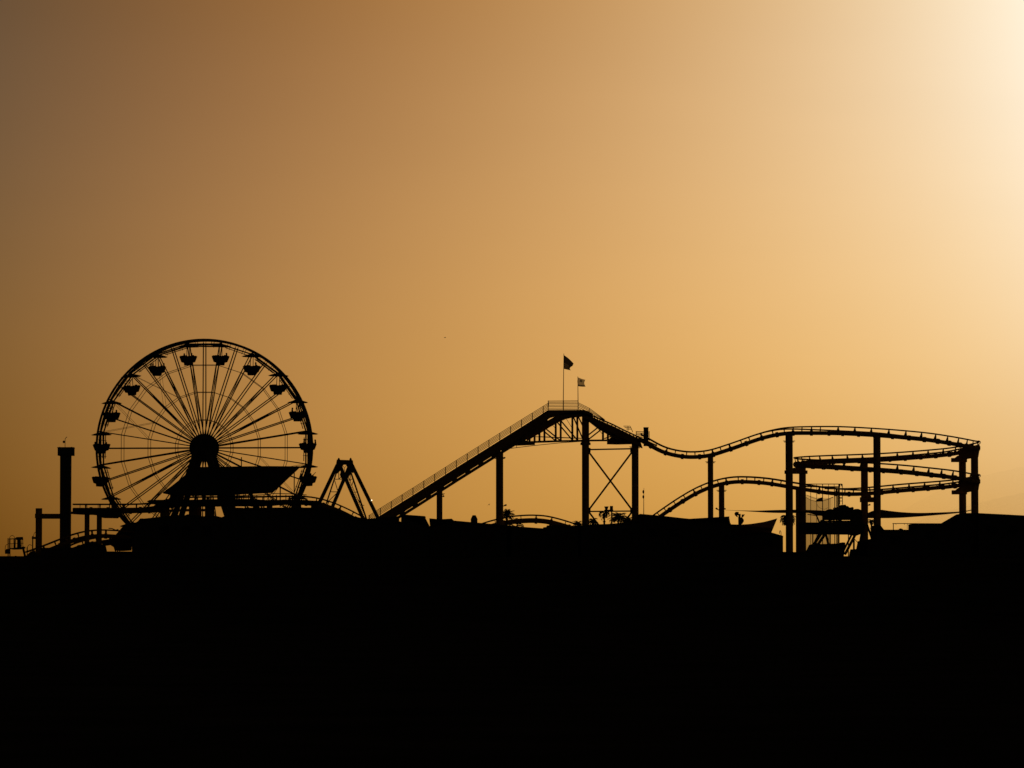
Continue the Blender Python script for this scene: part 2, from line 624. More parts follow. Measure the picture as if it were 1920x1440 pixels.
m.tube([P(1177.5, 799, YL + 1.5), P(1177.5, 808, YL + 1.5)], 0.04, 5)
m.build('railing', 'rail', drop)


# support columns: (left px, right px, top px, depth)
def col_peak(m, c, r):
    m.cyl(c, r * 1.42, Z_(834.5, YL + 0.9), Z_(830, YL + 0.9))
    m.cyl(c, r * 1.2, Z_(830, YL + 0.9), Z_(825, YL + 0.9))


column(1091, 1104.5, 772, YL + 0.9, extra=col_peak)
column(1184.3, 1197.3, 826, YL + 0.9, cap=True)
column(929.9, 943.6, 846, YL + 0.9, cap=True)
column(818.6, 829.6, 914, YL + 0.9, cap=True)
column(1326.9, 1337.3, 854, YN, cap=True)
column(1472.6, 1486.4, 815, YN, cap=True)
column(1637.3, 1651, 818, YN)
column(1820.2, 1834, 838, YC)
column(1797.6, 1811.2, 846, 506.0)
column(1498, 1511, 871, 503.0)
column(1491.8, 1501, 918, YF)
column(1614, 1627.3, 866, YF, cap=True)
column(1347.6, 1358.2, 908, YF, cap=True)
column(66.8, 79.2, 953, 496)
column(158.6, 168.0, 960, 489)
column(181.4, 191.2, 960, 489)
column(300, 318, 948, 490)
column(354, 378, 950, 492)
column(386, 402, 950, 490)
column(431, 456, 952, 490)
column(474, 487, 946, 490)
column(500, 511, 946, 490)
column(546, 565, 944, 490)
column(583, 596, 944, 490)

m = MB()
m.pbox(79, 963.2, 114, 972.6, 495.6, 0.8)
m.pbox(65.4, 963, 80.4, 971.5, 495.3, 1.4)
m.build('cross_beam', 'haze_ochre_steel', coaster)
for (x0, x1, y0, y1, Y) in ((1471, 1514, 881.8, 888.8, 495.5), (1612.5, 1640, 932, 942, 500), (1783.5, 1813, 858.5, 866.8, 505.2), (1784.5, 1813, 919, 927.3, 505.2)):
    m = MB()
    a, b = P(x0, (y0 + y1) / 2, Y), P(x1, (y0 + y1) / 2, Y)
    r = (y1 - y0) / 2 * mpp(Y)
    m.tube([a, a + (b - a) * 0.06, b - (b - a) * 0.06, b], r, 10)
    m.pprism([(x0 + 6, y0 + 1), (x1 - 6, y0 + 1), (x1 - 8, y0 - 7), (x0 + 12, y0 - 4)], Y - 0.2, 0.5)
    m.build('cross_beam', 'haze_ochre_steel', coaster)

for q in (0, 62.5):
    m = MB()
    m.pprism([(1801, 840 + q), (1815, 838 + q), (1836, 833 + q), (1838.5, 838 + q), (1836, 848 + q), (1834.6, 857 + q), (1812, 861 + q), (1800, 856 + q)], YC - 0.35, 0.7)
    m.tube([P(1835 + 3.4 * math.cos(t), 829.5 + q + 3.4 * math.sin(t) * 0.9, YC) for t in [k * math.pi / 6 for k in range(12)]], 0.045, 5, closed=True)
    m.build('haunch_plate', 'haze_ochre_steel', coaster)

# bracing between the two tall columns
YB = YL + 0.9
m = MB()
m.bar(P(1104, 843, YB), P(1185, 841.4, YB), 0.17)
m.bar(P(1104, 959, YB), P(1185, 958.2, YB), 0.16)
m.bar(P(1105, 849, YB - 0.1), P(1185, 956, YB - 0.1), 0.21)
m.bar(P(1184, 849, YB + 0.12), P(1104, 956, YB + 0.12), 0.21)
m.bar(P(1105, 961, YB - 0.1), P(1123, 985, YB - 0.1), 0.21)
m.bar(P(1184, 961, YB - 0.1), P(1166, 985, YB - 0.1), 0.21)
for px, s in ((1104, 1), (1185, -1)):
    for py in (844, 957):
        m.pprism([(px - 1 * s, py - 5), (px + 3.4 * s, py - 4), (px + 3.4 * s, py + 4), (px - 1 * s, py + 6)][::s], YB - 0.15, 0.3)
m.build('cross_bracing', 'steel', coaster)

# small floodlight arms fixed on columns
for px, py, dx, dy, Y in ((943.4, 949, 6.5, -2.6, YL + 0.9), (943.6, 859, 3.5, -1, YL + 0.9), (829.6, 931, 3.4, -0.8, YL + 0.9), (1347, 956, -5, -3.4, YF), (1358, 955, 2.4, -1.6, YF), (1627.3, 947.5, 4.6, -1.6, YF),
                          (1637, 982, -6, -2.6, YN)):
    m = MB()
    m.bar(P(px - dx * 0.3, py - dy * 0.3, Y), P(px + dx, py + dy, Y), 0.1)
    m.bar(P(px + dx * 0.35, py + dy * 0.35, Y), P(px + dx, py + dy, Y), 0.19, 0.3)
    m.build('lamp_arm', 'steel', coaster)
# walkway boards beside the track near the left tower
m = MB()
m.pprism([(136, 953), (205, 953), (226, 954), (226, 964), (218, 971.5), (192, 971), (186, 966.5), (136, 961.5)], 488, 2.2)
m.pbox(137, 944.2, 300, 945.6, 488, 0.1)
for px in (150, 163, 184, 205, 230, 255, 280):
    m.tube([P(px, 944, 488.05), P(px, 955, 488.05)], 0.04, 5)
m.build('walkway', 'timber', coaster)

# ------------------------------------------------------------------ flags on the lift hill
def flag(name, label, px, ptop, pbase, Y, outline, mat, kind, topx=None):
    t = thing(name, label, 'flag', P(px, pbase, Y))
    MB().tube([P(px, pbase, Y), P(px + (0.3 if topx is None else topx), ptop, Y)], 0.05, 6, r1=0.032).build('pole', 'rail', t)
    (tl, tr, bl, br) = outline
    nu, nv = 14, 14
    bands = {}
    for j in range(nv):
        for i in range(nu):
            quad = []
            for du, dv in ((0, 0), (1, 0), (1, 1), (0, 1)):
                u, v = (i + du) / nu, (j + dv) / nv
                x = (tl[0] * (1 - u) + tr[0] * u) * (1 - v) + (bl[0] * (1 - u) + br[0] * u) * v
                y = (tl[1] * (1 - u) + tr[1] * u) * (1 - v) + (bl[1] * (1 - u) + br[1] * u) * v
                if kind == 'stripe':
                    x += -3.6 * u ** 3 * math.sin(math.pi * min(1, max(0, (v - 0.34) / 0.66)))
                    y += -1.4 * math.sin(math.pi * u) * (1 - v)
                else:
                    x += -2.2 * u * u * math.sin(math.pi * v) - 1.4 * (1 - u) * math.sin(math.pi * v)
                    y += 0.5 * math.sin(3 * u)
                quad.append(P(x, y, Y + 0.30 * math.sin(u * 7 + v * 2) * u))
            if kind == 'stripe':
                key = 'flag_stripe' if (v > 0.52 and int(v * 13) % 2 == 0 and u < 0.75) else mat
            else:
                key = mat
                if 0.28 < u < 0.62 and 0.2 < v < 0.48:
                    key = 'flag_mark'
                if v > 0.85:
                    key = 'flag_hem'
            bands.setdefault(key, []).append(quad)
    first = None
    for key in sorted(bands, key=lambda k: k != mat):
        m = MB()
        for q in bands[key]:
            m.add(q, [(0, 1, 2, 3)])
        o = m.build('cloth' if first is None else {'flag_stripe': 'stripes', 'flag_mark': 'emblem', 'flag_hem': 'hem_band'}[key], key if key != 'flag_hem' else 'flag_mark', t if first is None else first)
        first = first or o
    return t


flag('flagpole', 'taller flagpole on the coaster summit flying the larger dark striped flag', 1056, 663, 768, YL + 0.1,
     ((1056.8, 665.5), (1075.5, 681.5), (1056.6, 691.5), (1070.5, 694.5)), 'flag_dark', 'stripe', 1.2)
flag('flagpole', 'shorter flagpole at the right end of the summit railing with small pale emblem flag', 1084, 706, 768, YL + 0.1,
     ((1083.8, 707.5), (1097.5, 712), (1084.2, 724.2), (1098, 724.8)), 'flag_pale', 'emblem', -0.6)

# ------------------------------------------------------------------ ferris wheel
WY = 503.0
HUB = P(383, 840, WY)
S_ = mpp(WY)
wheel = thing('ferris_wheel', 'tall ferris wheel with open bowl gondolas behind the left part of the pier', 'ferris wheel', (HUB.x, WY, DECK))
wheel.rotation_euler = (0, 0, R(-6.0))
HZ = HUB.z - DECK
RP = 198.6 * S_                 # gondola pivot radius
RO = 202.6 * S_
SEP = 0.85
C0 = Vector((0, 0, HZ))


def wp(ang, r, y):
    """ang clockwise from the top"""
    return Vector((r * math.sin(ang), y, HZ + r * math.cos(ang)))


GA = [R(9 + 18 * k) for k in range(20)]
for y in (-SEP, SEP):
    m = MB()
    m.tube([wp(2 * math.pi * k / 120, RO, y) for k in range(120)], 0.145, 8, closed=True)
    for k in range(20):
        a0, a1 = GA[k], GA[k] + R(18)
        p, q = wp(a0, RP - 0.1, y), wp(a1, RP - 0.1, y)
        m.bar(p, q, 0.16)
        p, q = wp(a0 + R(3.4), RP - 0.42, y * 0.9), wp(a1 - R(1.4), RP - 0.42, y * 0.9)
        m.bar(p, q, 0.09)
        for t in (0.25, 0.5, 0.75):
            a = a0 + (a1 - a0) * t
            m.bar(wp(a, RP - 0.45 + 0.2 * math.sin(math.pi * t) * -1, y), wp(a, RO, y), 0.055)
    m.build('rim', 'wheel', wheel, local=True)
for k in range(40):
    a = R(9 * k)
    m = MB()
    m.bar(wp(a, RO - 0.03, -SEP), wp(a, RO - 0.03, SEP), 0.11)
    m.build('rim_brace', 'wheel', wheel, local=True)
for k in range(40):
    a = R(9 * k)
    for s in (-1, 1):
        m = MB()
        m.tube([wp(a, 1.2, s * 1.05), wp(a, RP - 0.1, s * SEP)], 0.07, 6)
        m.build('spoke', 'wheel', wheel, local=True)
for k in range(20):
    a = GA[k]
    m = MB()
    m.tube([wp(a - R(0.5), 1.2, -1.0), wp(a, RP * 0.9, SEP)], 0.04, 5)
    m.tube([wp(a + R(0.5), 1.2, 1.0), wp(a, RP * 0.9, -SEP)], 0.04, 5)
    m.build('cross_rods', 'wheel', wheel, local=True)
for r in (155.5, 104.5, 52.5):
    for y in (-SEP * 1.02, SEP * 1.02):
        m = MB()
        m.tube([wp(a, r * S_ / math.cos(R(9)), y) for a in GA], 0.036, 5, closed=True)
        m.build('tie_ring', 'wheel', wheel, local=True)
for d0, d1 in ((-45, -27), (-81, -63), (99, 117), (135, 153)):
    for y in (-SEP, SEP):
        for A_, B_ in ((d0, d1), (d1, d0)):
            MB().tube([wp(R(A_), RP - 0.2, y), wp(R(B_), 104.5 * S_ / math.cos(R(9)), y)], 0.02, 4).build('brace_cable', 'wheel', wheel, local=True)
m = MB()


def ycyl(m, r0, r1, y0, y1, n=28):
    prof = [(r0, y0), (r1, y1)]
    vs = []
    for r, y in prof:
        for k in range(n):
            vs.append(wp(2 * math.pi * k / n, r, y))
    fs = [(k, (k + 1) % n, n + (k + 1) % n, n + k) for k in range(n)]
    fs += [tuple(reversed(range(n))), tuple(range(n, 2 * n))]
    m.add(vs, fs)


ycyl(m, 1.60, 1.70, -1.25, -0.9)
ycyl(m, 1.70, 1.60, 0.9, 1.25)
ycyl(m, 1.35, 1.35, -0.91, 0.91)
ycyl(m, 0.5, 0.5, -1.95, 1.95)
m.build('hub', 'wheel', wheel, local=True)
for sx in (-1, 1):
    for sy in (-1, 1):
        m = MB()
        m.bar(Vector((sx * 0.45, sy * 1.6, HZ + 0.3)), Vector((sx * 5.0, sy * 2.6, -0.2)), 0.62)
        m.bar(Vector((sx * 2.5, sy * 2.0, HZ * 0.62)), Vector((0, sy * 2.0, HZ * 0.62)), 0.35)
        m.build('support_leg', 'steel', wheel, local=True)

# one gondola, then copies hung from every second spoke
tub = MB().lathe([(0.50, -2.56), (0.56, -2.24), (0.86, -2.16), (1.02, -1.75), (1.13, -1.45), (1.06, -1.43), (0.9, -1.9), (0.3, -2.1)], n=12)
for k in range(6):
    w = 2 * math.pi * k / 6 + 0.3
    tub.box(0.86 * math.cos(w) - 0.14, 0.86 * math.cos(w) + 0.14, 0.86 * math.sin(w) - 0.14, 0.86 * math.sin(w) + 0.14, -1.6, -1.36 + 0.03 * (k % 3))
for q in tub.v:
    q.y *= 0.68
can = MB().lathe([(1.34, -0.24), (0.7, -0.04), (0.2, 0.08), (0.12, 0.2), (0.10, 0.0), (0.6, -0.12), (1.26, -0.30)], n=16, scallop=0.1)
han = MB()
for sx in (-0.16, 0.14):
    han.bar((sx, 0, 0.0), (sx * 1.2, 0, -1.75), 0.075)
han.bar((0, -0.85, 0.1), (0, 0.85, 0.1), 0.12)
han.bar((0, 0, 0.1), (0, 0, 0.55), 0.06)
gname = ['first gondola right of the wheel top', 'second gondola right of the wheel top', 'third gondola right of the wheel top', 'fourth gondola right of the wheel top',
         'gondola at the right edge of the wheel level with the hub', 'lowest visible right gondola by the awning corner']
base = None
SW = {0: 1.5, 19: 0, 17: -4, 14: 3, 1: 1, 2: 2, 15: -1, 5: -2}
gond = {}
for k in range(20):
    if base is None:
        g = tub.build('gondola', 'gondola', wheel, local=True)
        gc = can.build('canopy', 'gondola', g, local=True)
        gh = han.build('hanger', 'wheel', g, local=True)
        base = (g, gc, gh)
    else:
        g = base[0].copy()
        COL.objects.link(g)
        g.parent = wheel
        for ch in base[1:]:
            c = ch.copy()
            COL.objects.link(c)
            c.parent = g
    g.location = wp(GA[k], RP, 0) - Vector((0, 0, 0.12))
    g.rotation_euler = (0, R(SW.get(k, 0)), 0)
    gond[k] = g


# ------------------------------------------------------------------ people in the gondolas
def skin_mesh(name, verts, edges, radii, root=0):
    me = bpy.data.meshes.new(name)
    me.from_pydata(verts, edges, [])
    ob = bpy.data.objects.new(name, me)
    COL.objects.link(ob)
    md = ob.modifiers.new('skin', 'SKIN')
    me.skin_vertices[0].data[root].use_root = True
    for i, r in enumerate(radii):
        me.skin_vertices[0].data[i].radius = (r, r)
    sb = ob.modifiers.new('sub', 'SUBSURF')
    sb.levels = 1
    sb.render_levels = 1
    dg = bpy.context.evaluated_depsgraph_get()
    new = bpy.data.meshes.new_from_object(ob.evaluated_get(dg))
    bpy.data.objects.remove(ob)
    new.name = name
    new.materials.clear()
    new.materials.append(M['cloth'])
    return new


def seated(raised):
    v = [(0, 0, 0), (0, 0.02, 0.22), (0, 0.02, 0.46), (0, 0.0, 0.58), (0, -0.02, 0.68), (0, -0.02, 0.80)]
    e = [(0, 1), (1, 2), (2, 3), (3, 4), (4, 5)]
    r = [0.15, 0.15, 0.18, 0.075, 0.135, 0.1]
    for s in (-1, 1):
        i = len(v)
        if raised and s > 0:
            v += [(s * 0.19, 0, 0.48), (s * 0.36, 0.0, 0.62), (s * 0.56, 0.0, 0.84), (s * 0.62, 0, 0.92)]
        else:
            v += [(s * 0.19, 0, 0.48), (s * 0.23, -0.05, 0.24), (s * 0.2, -0.26, 0.12), (s * 0.19, -0.34, 0.1)]
        e += [(2, i), (i, i + 1), (i + 1, i + 2), (i + 2, i + 3)]
        r += [0.07, 0.052, 0.042, 0.035]
        i = len(v)
        v += [(s * 0.1, -0.1, 0.0), (s * 0.11, -0.42, 0.02), (s * 0.11, -0.44, -0.4), (s * 0.11, -0.56, -0.43)]
        e += [(0, i), (i, i + 1), (i + 1, i + 2), (i + 2, i + 3)]
        r += [0.1, 0.075, 0.05, 0.04]
    return skin_mesh('person', v, e, r)


person_a = seated(False)
person_b = seated(True)
# gondola index, sideways offset in px from its centre, lift of the head above the tub rim in px, label
RID = [(19, -8.5, 3, 'rider at left in the gondola just left of the wheel top'), (19, 6.5, 4, 'rider at right in the gondola just left of the wheel top'),
       (18, -13, 4, 'leftmost rider in the second gondola left of the wheel top'), (18, -9.0, 4, 'second rider from left in the second gondola left of the wheel top'),
       (18, 13.5, 4, 'rider at right in the second gondola left of the wheel top'),
       (17, -11.5, 3.5, 'lone rider at left in the tilted third gondola left of the wheel top'),
       (16, -5, 3, 'rider at left in the fourth gondola left of the wheel top'), (16, 10, 3.5, 'rider at right in the fourth gondola left of the wheel top'),
       (15, -13, 2.5, 'rider at left in the leftmost gondola level with the hub'), (15, 10, 2.5, 'rider at right in the leftmost gondola level with the hub'),
       (0, 11.5, 3.5, 'lone rider at right in the first gondola right of the wheel top'),
       (1, 7.5, 5, 'lone rider at right in the second gondola right of the wheel top'),
       (2, 12, 4, 'lone rider at right in the third gondola right of the wheel top'),
       (3, -11, 6, 'upright rider at left in the fourth gondola right of the wheel top'),
       (4, -7.5, 6.5, 'upright rider at left in the rightmost gondola level with the hub'), (4, 15.5, 5.5, 'rider leaning out at right in the rightmost gondola level with the hub'),
       (5, -14, 4, 'rider at left in the lowest right gondola above the awning'), (5, 6, 4.5, 'rider raising an arm in the lowest right gondola above the awning')]
rot = Matrix.Rotation(R(-6.0), 4, 'Z')
for k, dx, up, lab in RID:
    raised = 'raising' in lab
    o = bpy.data.objects.new('person', person_b if raised else person_a)
    COL.objects.link(o)
    lp = rot @ gond[k].location
    x = dx * S_
    o.location = Vector((HUB.x + lp.x + x * 0.92, WY + lp.y + (0.3 if abs(dx) < 8 else 0.05), DECK + lp.z - 1.24 + up * S_ - 0.80))
    o.rotation_euler = (0, R(14) if 'leaning' in lab else 0, 0 if raised else (R(-90) if dx > 0 else R(90)))
    tag(o, 'dark ' + lab, 'person', 'riders in the ferris wheel gondolas')

# ------------------------------------------------------------------ drop tower at the left
TY = 494.0
tw = thing('drop_tower', 'tall square tower with a wider boxy cap left of the ferris wheel', 'tower', (X_(123.5, TY), TY, DECK))
m = MB()
a, b = P(113.6, 853, TY), P(133.2, 853, TY)
w = (b.x - a.x) / 2
cx = (a.x + b.x) / 2
m.add([(cx - w * 0.97, TY - w * 0.97, DECK - 0.3), (cx + w * 0.97, TY - w * 0.97, DECK - 0.3), (cx + w * 0.97, TY + w * 0.97, DECK - 0.3), (cx - w * 0.97, TY + w * 0.97, DECK - 0.3),
       (cx - w, TY - w, a.z), (cx + w, TY - w, a.z), (cx + w, TY + w, a.z), (cx - w, TY + w, a.z)],
      [(0, 3, 2, 1), (4, 5, 6, 7), (0, 1, 5, 4), (1, 2, 6, 5), (2, 3, 7, 6), (3, 0, 4, 7)])
m.build('shaft', 'steel', tw)
m = MB()
z0, z1 = Z_(854.5, TY), Z_(838.8, TY)
x0, x1 = X_(109.6, TY, 845), X_(138.4, TY, 845)
m.box(x0, x1, TY - 0.95, TY + 0.95, z0, z1 - 0.05)
m.box(x0 - 0.03, x1 + 0.03, TY - 1.0, TY + 1.0, z1 - 0.12, z1)
for px in (111, 133.5):
    m.pbox(px, 837.8, px + 1.5, 839.2, TY - 0.5, 0.3)
cap = m.build('cap', 'steel', tw)
m = MB()
m.tube([P(122, 839, TY), P(122.2, 823, TY), P(123, 821.5, TY), P(125, 820, TY)], 0.035, 5)
m.lathe([(0.02, -0.17), (0.14, -0.08), (0.15, 0.06), (0.03, 0.17)], P(119.8, 828.5, TY), 10)
m.bar(P(119.8, 828.5, TY), P(122.1, 829.5, TY), 0.05)
m.bar(P(124, 820.4, TY), P(125.6, 819.4, TY), 0.08)
m.build('wind_gauge', 'rail', cap)

# ------------------------------------------------------------------ swing ship A-frame
SY = 497.0
sw = thing('swing_ride', 'open swing ride with twin slanted A-frames between ferris wheel and lift hill', 'ride', (X_(652, SY), SY, DECK))


def ext(p, q, ybot):
    t = (ybot - p[1]) / (q[1] - p[1])
    return (p[0] + (q[0] - p[0]) * t, ybot)


for (p, q, Y, w) in (((632.5, 872), (602, 936), SY - 1.8, 6.6), ((637, 872), (680.5, 972), SY - 1.8, 6.6), ((656, 872), (623.5, 950), SY + 1.8, 6.4), ((660, 872), (706, 966), SY + 1.8, 6.6)):
    e = ext(p, q, 1049)
    MB().bar(P(p[0], p[1], Y), P(e[0], e[1], Y), w * S_, 0.45).build('leg', 'steel', sw)
m = MB()
m.pprism([(631.5, 861.8), (661, 862.8), (663, 874), (667, 883), (661, 887), (653, 880), (649, 872), (646, 869.5), (643, 872), (640, 880), (632, 888), (625.5, 882.5), (629.5, 873)], SY - 2.1, 0.7)
m.pprism([(637, 868), (656, 868), (656, 890), (652, 897), (646, 903), (640, 897), (637, 890), (640, 881), (646, 885.5), (649, 884.5), (653.5, 877), (652, 872), (646, 871), (641, 872), (640, 881)], SY - 1.7, 0.5)
m.pbox(633, 863, 660, 869, SY - 1.4, 3.4)
for px in (635.2, 657.4):
    m.lathe([(0.14, 0), (0.15, 0.12), (0.05, 0.28), (0.01, 0.3)], P(px, 862.8, SY - 1.7), 8)
m.bar(P(642, 872, SY), P(646, 877.5, SY), 0.05)
m.bar(P(650, 872, SY), P(646, 877.5, SY), 0.05)
m.bar(P(646, 877, SY), P(646, 884, SY), 0.06)
m.build('crown', 'steel', sw)
m = MB()
m.bar(P(633.5, 878, SY), P(607, 959, SY), 0.16)
m.build('lattice_bar', 'steel', sw)
m = MB()
m.bar(P(657, 883, SY), P(690, 982, SY), 0.2)
m.build('lattice_bar', 'steel', sw)
for a, b, c, d in ((628, 898.5, 643, 898.5), (620, 922.2, 634, 922.2), (627.5, 901, 633, 919), (613.5, 942, 631, 925), (635, 886, 635.3, 898), (635.5, 898, 642, 891.5),
                   (651, 898.5, 663, 898.5), (665, 922.8, 671, 922.8), (663, 900, 659.5, 911), (657, 886, 656.5, 897), (652, 893.5, 658, 902), (671, 936, 677, 945), (676, 947, 683, 947.5)):
    MB().bar(P(a, b, SY), P(c, d, SY), 0.085).build('lattice_bar', 'steel', sw)
m = MB()                                    # maintenance ladder along the inner right leg
pa, pb = (650, 895), (684, 974)
for o in (0, 3.2):
    m.tube([P(pa[0] + o, pa[1], SY - 1.4), P(pb[0] + o, pb[1], SY - 1.4)], 0.035, 5)
for k in range(26):
    t = k / 25
    x = pa[0] + (pb[0] - pa[0]) * t
    y = pa[1] + (pb[1] - pa[1]) * t
    m.bar(P(x, y, SY - 1.4), P(x + 3.2, y, SY - 1.4), 0.05)
m.build('ladder', 'rail', sw)
MB().lathe([(0.02, -0.07), (0.055, -0.02), (0.055, 0.03), (0.02, 0.07)], P(697, 938, SY + 1.45), 10).build('lamp', 'lamp', sw)

# ------------------------------------------------------------------ ride station with the big slanted canopy
CY = 486.5
stn = thing('ride_station', 'raised ride station under a broad slanted canopy in front of the ferris wheel', 'ride station', (X_(430, CY), CY, DECK))
m = MB()
front = [P(a, b, CY) for a, b in ((305.5, 923), (331, 928.5), (420, 927.5), (452, 925.5), (513, 922))]
pts = [(305.5, 923), (331, 928), (420, 927), (452, 925), (511, 922), (527, 908), (534, 901), (556, 880.5), (562.5, 874.3), (500, 873.8), (440, 874.6), (370, 875.6), (365, 876), (350, 888), (336, 900), (322, 911)]
n = len(pts)
top_, bot_ = [], []
for a, b in pts:
    Y = CY + (928 - b) / 54 * 6.5
    v = P(a, b, Y)
    top_.append(v)
    bot_.append(v + Vector((0, 0.05, -0.14)))
m.add(top_ + bot_, [tuple(reversed(range(n))), tuple(range(n, 2 * n))] + [(i, (i + 1) % n, n + (i + 1) % n, n + i) for i in range(n)])
canopy = m.build('canopy', 'roof', stn)
m = MB()
m.tube([P(452.7, 876, CY + 6), P(452.7, 857, CY + 6)], 0.06, 6)
m.bar(P(449.5, 863.6, CY + 6), P(453, 863, CY + 6), 0.1)
m.bar(P(452.7, 857.5, CY + 6), P(452.7, 861, CY + 6), 0.11)
m.build('antenna', 'rail', canopy)
for px0, px1, ptop in ((318.5, 333, 924), (347.5, 351.5, 926), (365, 367.8, 926), (378.5, 385.5, 926), (393.5, 395, 926), (407, 409.8, 926), (422.5, 441, 924), (470, 474, 924), (524.2, 526.4, 909), (550.6, 552.4, 885)):
    m = MB()
    zt = Z_(ptop, CY + 0.4)
    x0, x1 = X_(px0, CY + 0.4), X_(px1, CY + 0.4)
    m.box(x0, x1, CY + 0.4, CY + 0.4 + min(0.5, x1 - x0), Z_(950, CY), zt)
    m.build('post', 'steel', stn)
for a, b, c, d in ((355, 927, 366, 932), (374, 926, 380, 931), (388.3, 933.5, 392, 935.5), (414, 926, 422, 934), (444, 927, 452, 934), (455, 932, 461, 927), (441, 931, 447, 936)):
    MB().bar(P(a, b, CY + 0.6), P(c, d, CY + 0.6), 0.1).build('knee_brace', 'steel', stn)
m = MB()
m.lathe([(0.02, -0.16), (0.13, -0.05), (0.12, 0.08), (0.03, 0.15)], P(388.8, 935, CY + 0.6), 8)
m.build('hanging_lamp', 'steel', stn)
m = MB()
m.pprism([(275, 940), (281, 937.2), (356, 937), (422, 935.5), (470, 935.5), (515, 938.5), (532, 936.5), (600, 939), (600, 944), (540, 944), (500, 948), (420, 948.5), (335, 949), (300, 949), (283, 944)], CY + 0.2, 4.5)
m.build('platform', 'timber', stn)
m = MB()
m.tube([P(436, 930, CY), P(470, 928.8, CY), P(500, 927.4, CY), P(512, 925.2, CY), P(545, 926.0, CY), P(575, 928, CY)], 0.05, 5)
m.tube([P(436, 933.8, CY), P(480, 932.6, CY), P(545, 931.4, CY), P(575, 932.0, CY)], 0.05, 5)
for px in (457, 466, 481.5, 495, 503, 518, 525, 536, 548, 560, 570):
    m.tube([P(px, 927.5, CY), P(px, 940, CY)], 0.055, 5)
m.build('railing', 'rail', stn)

# ------------------------------------------------------------------ pier buildings
def building(name, label, cat, outline, Y, depth, shutters=(), door=None, windows=(), roofmat='roof', soffit=0.18):
    xs_ = [p[0] for p in outline]
    c = (min(xs_) + max(xs_)) / 2
    t = thing(name, label, cat, (X_(c, Y), Y, DECK))
    q = [P(a, b, Y) for a, b in outline]
    z = DECK - 0.02
    m = MB()
    m.prism([(p.x, p.z - 0.1) for p in q] + [(q[-1].x, z), (q[0].x, z)], Y + 0.25, depth)
    m.build('wall', 'wall', t)
    m = MB()
    m.prism([(p.x, p.z) for p in q] + [(p.x, p.z - 0.22) for p in reversed(q)], Y, depth + 0.4)
    m.build('roof', roofmat, t)
    for (a, b, y0, y1) in windows:
        m = MB()
        p0, p1 = P(a, y1, Y + 0.18), P(b, y0, Y + 0.18)
        for u in ((p0.x, p1.x, p1.z - 0.08, p1.z), (p0.x, p1.x, p0.z, p0.z + 0.08), (p0.x, p0.x + 0.08, p0.z + 0.08, p1.z - 0.08), (p1.x - 0.08, p1.x, p0.z + 0.08, p1.z - 0.08)):
            m.box(u[0], u[1], Y + 0.17, Y + 0.27, u[2], u[3])
        wo = m.build('window', 'trim', t)
        MB().box(p0.x + 0.081, p1.x - 0.081, Y + 0.21, Y + 0.26, p0.z + 0.081, p1.z - 0.081).build('pane', 'pane', wo)
    for (a, b, y0) in shutters:
        m = MB()
        p0, p1 = P(a, y0, Y + 0.2), P(b, y0, Y + 0.2)
        zz = DECK + 0.9
        k = zz
        while k < p0.z - 0.12:
            m.box(p0.x, p1.x, Y + 0.19, Y + 0.27, k, k + 0.11)
            k += 0.125
        m.build('shutter', 'trim', t)
    if door:
        a, b = door
        p0, p1 = P(a, 1000, Y), P(b, 1000, Y)
        dd = MB().box(p0.x, p1.x, Y + 0.2, Y + 0.27, DECK, DECK + 2.05).build('door', 'trim', t)
        MB().box(p1.x - 0.18, p1.x - 0.1, Y + 0.14, Y + 0.21, DECK + 0.95, DECK + 1.1).build('handle', 'rail', dd)
    return t


building('pier_building', 'long low pier building directly below the ferris wheel hub', 'building',
         [(247, 1016), (256, 985), (263, 973), (296, 969.5), (330, 965.5), (347, 966), (352, 964), (380, 968), (404, 967), (415, 970), (421, 967.5), (424, 953), (456, 952.6)], 485.6, 8,
         windows=((300, 318, 985, 1005), (340, 358, 985, 1005), (380, 398, 985, 1005)), door=(420, 436))
building('pier_building', 'low flat pier building below the coaster drop right of the ferris wheel', 'building',
         [(457, 951.8), (520, 951.6), (600, 951.6), (632, 957), (664, 968), (690, 974)], 485.8, 8,
         shutters=((480, 530, 985), (545, 590, 985)), door=(610, 626))
building('ticket_booth', 'small booth tucked under the foot of the lift hill', 'booth',
         [(690, 972.5), (746.6, 968), (746.8, 977.5), (750, 977.5), (753, 979)], 486, 4, shutters=((700, 735, 995),))
building('food_stall', 'flat-roofed stall with tilted edge under the lift hill foot', 'stall',
         [(751.8, 979), (752.4, 965.5), (758, 964.8), (796.5, 967.6), (795.3, 980), (801.5, 980.4), (800.4, 985.5), (806.5, 986.5)], 486.2, 5, shutters=((758, 790, 990),))
building('food_stall', 'wide stall with stepped sloping roof around the short coaster column', 'stall',
         [(806.6, 987), (805, 971.8), (818, 973), (832, 973.2), (847, 972.4), (851, 976), (880, 978.6), (912, 981.4), (959, 985.6)], 486, 6, shutters=((815, 845, 995), (890, 930, 1000)), door=(862, 876))
building('food_stall', 'low stall under the small coaster hump with lowest roofline', 'stall',
         [(950, 987.2), (959.2, 986.4), (1018, 990.6), (1019, 988.6), (1025, 988.2), (1025.4, 985.2), (1041, 984.6), (1090, 986)], 486, 6, shutters=((970, 1010, 1003), (1035, 1075, 1003)))
building('food_stall', 'flat stall between the two tall braced coaster columns', 'stall',
         [(1084, 987), (1090.2, 984.6), (1105, 983.5), (1140, 982.4), (1172, 979.5), (1199.6, 974.6)], 486, 6, shutters=((1105, 1140, 1000), (1150, 1185, 1000)))
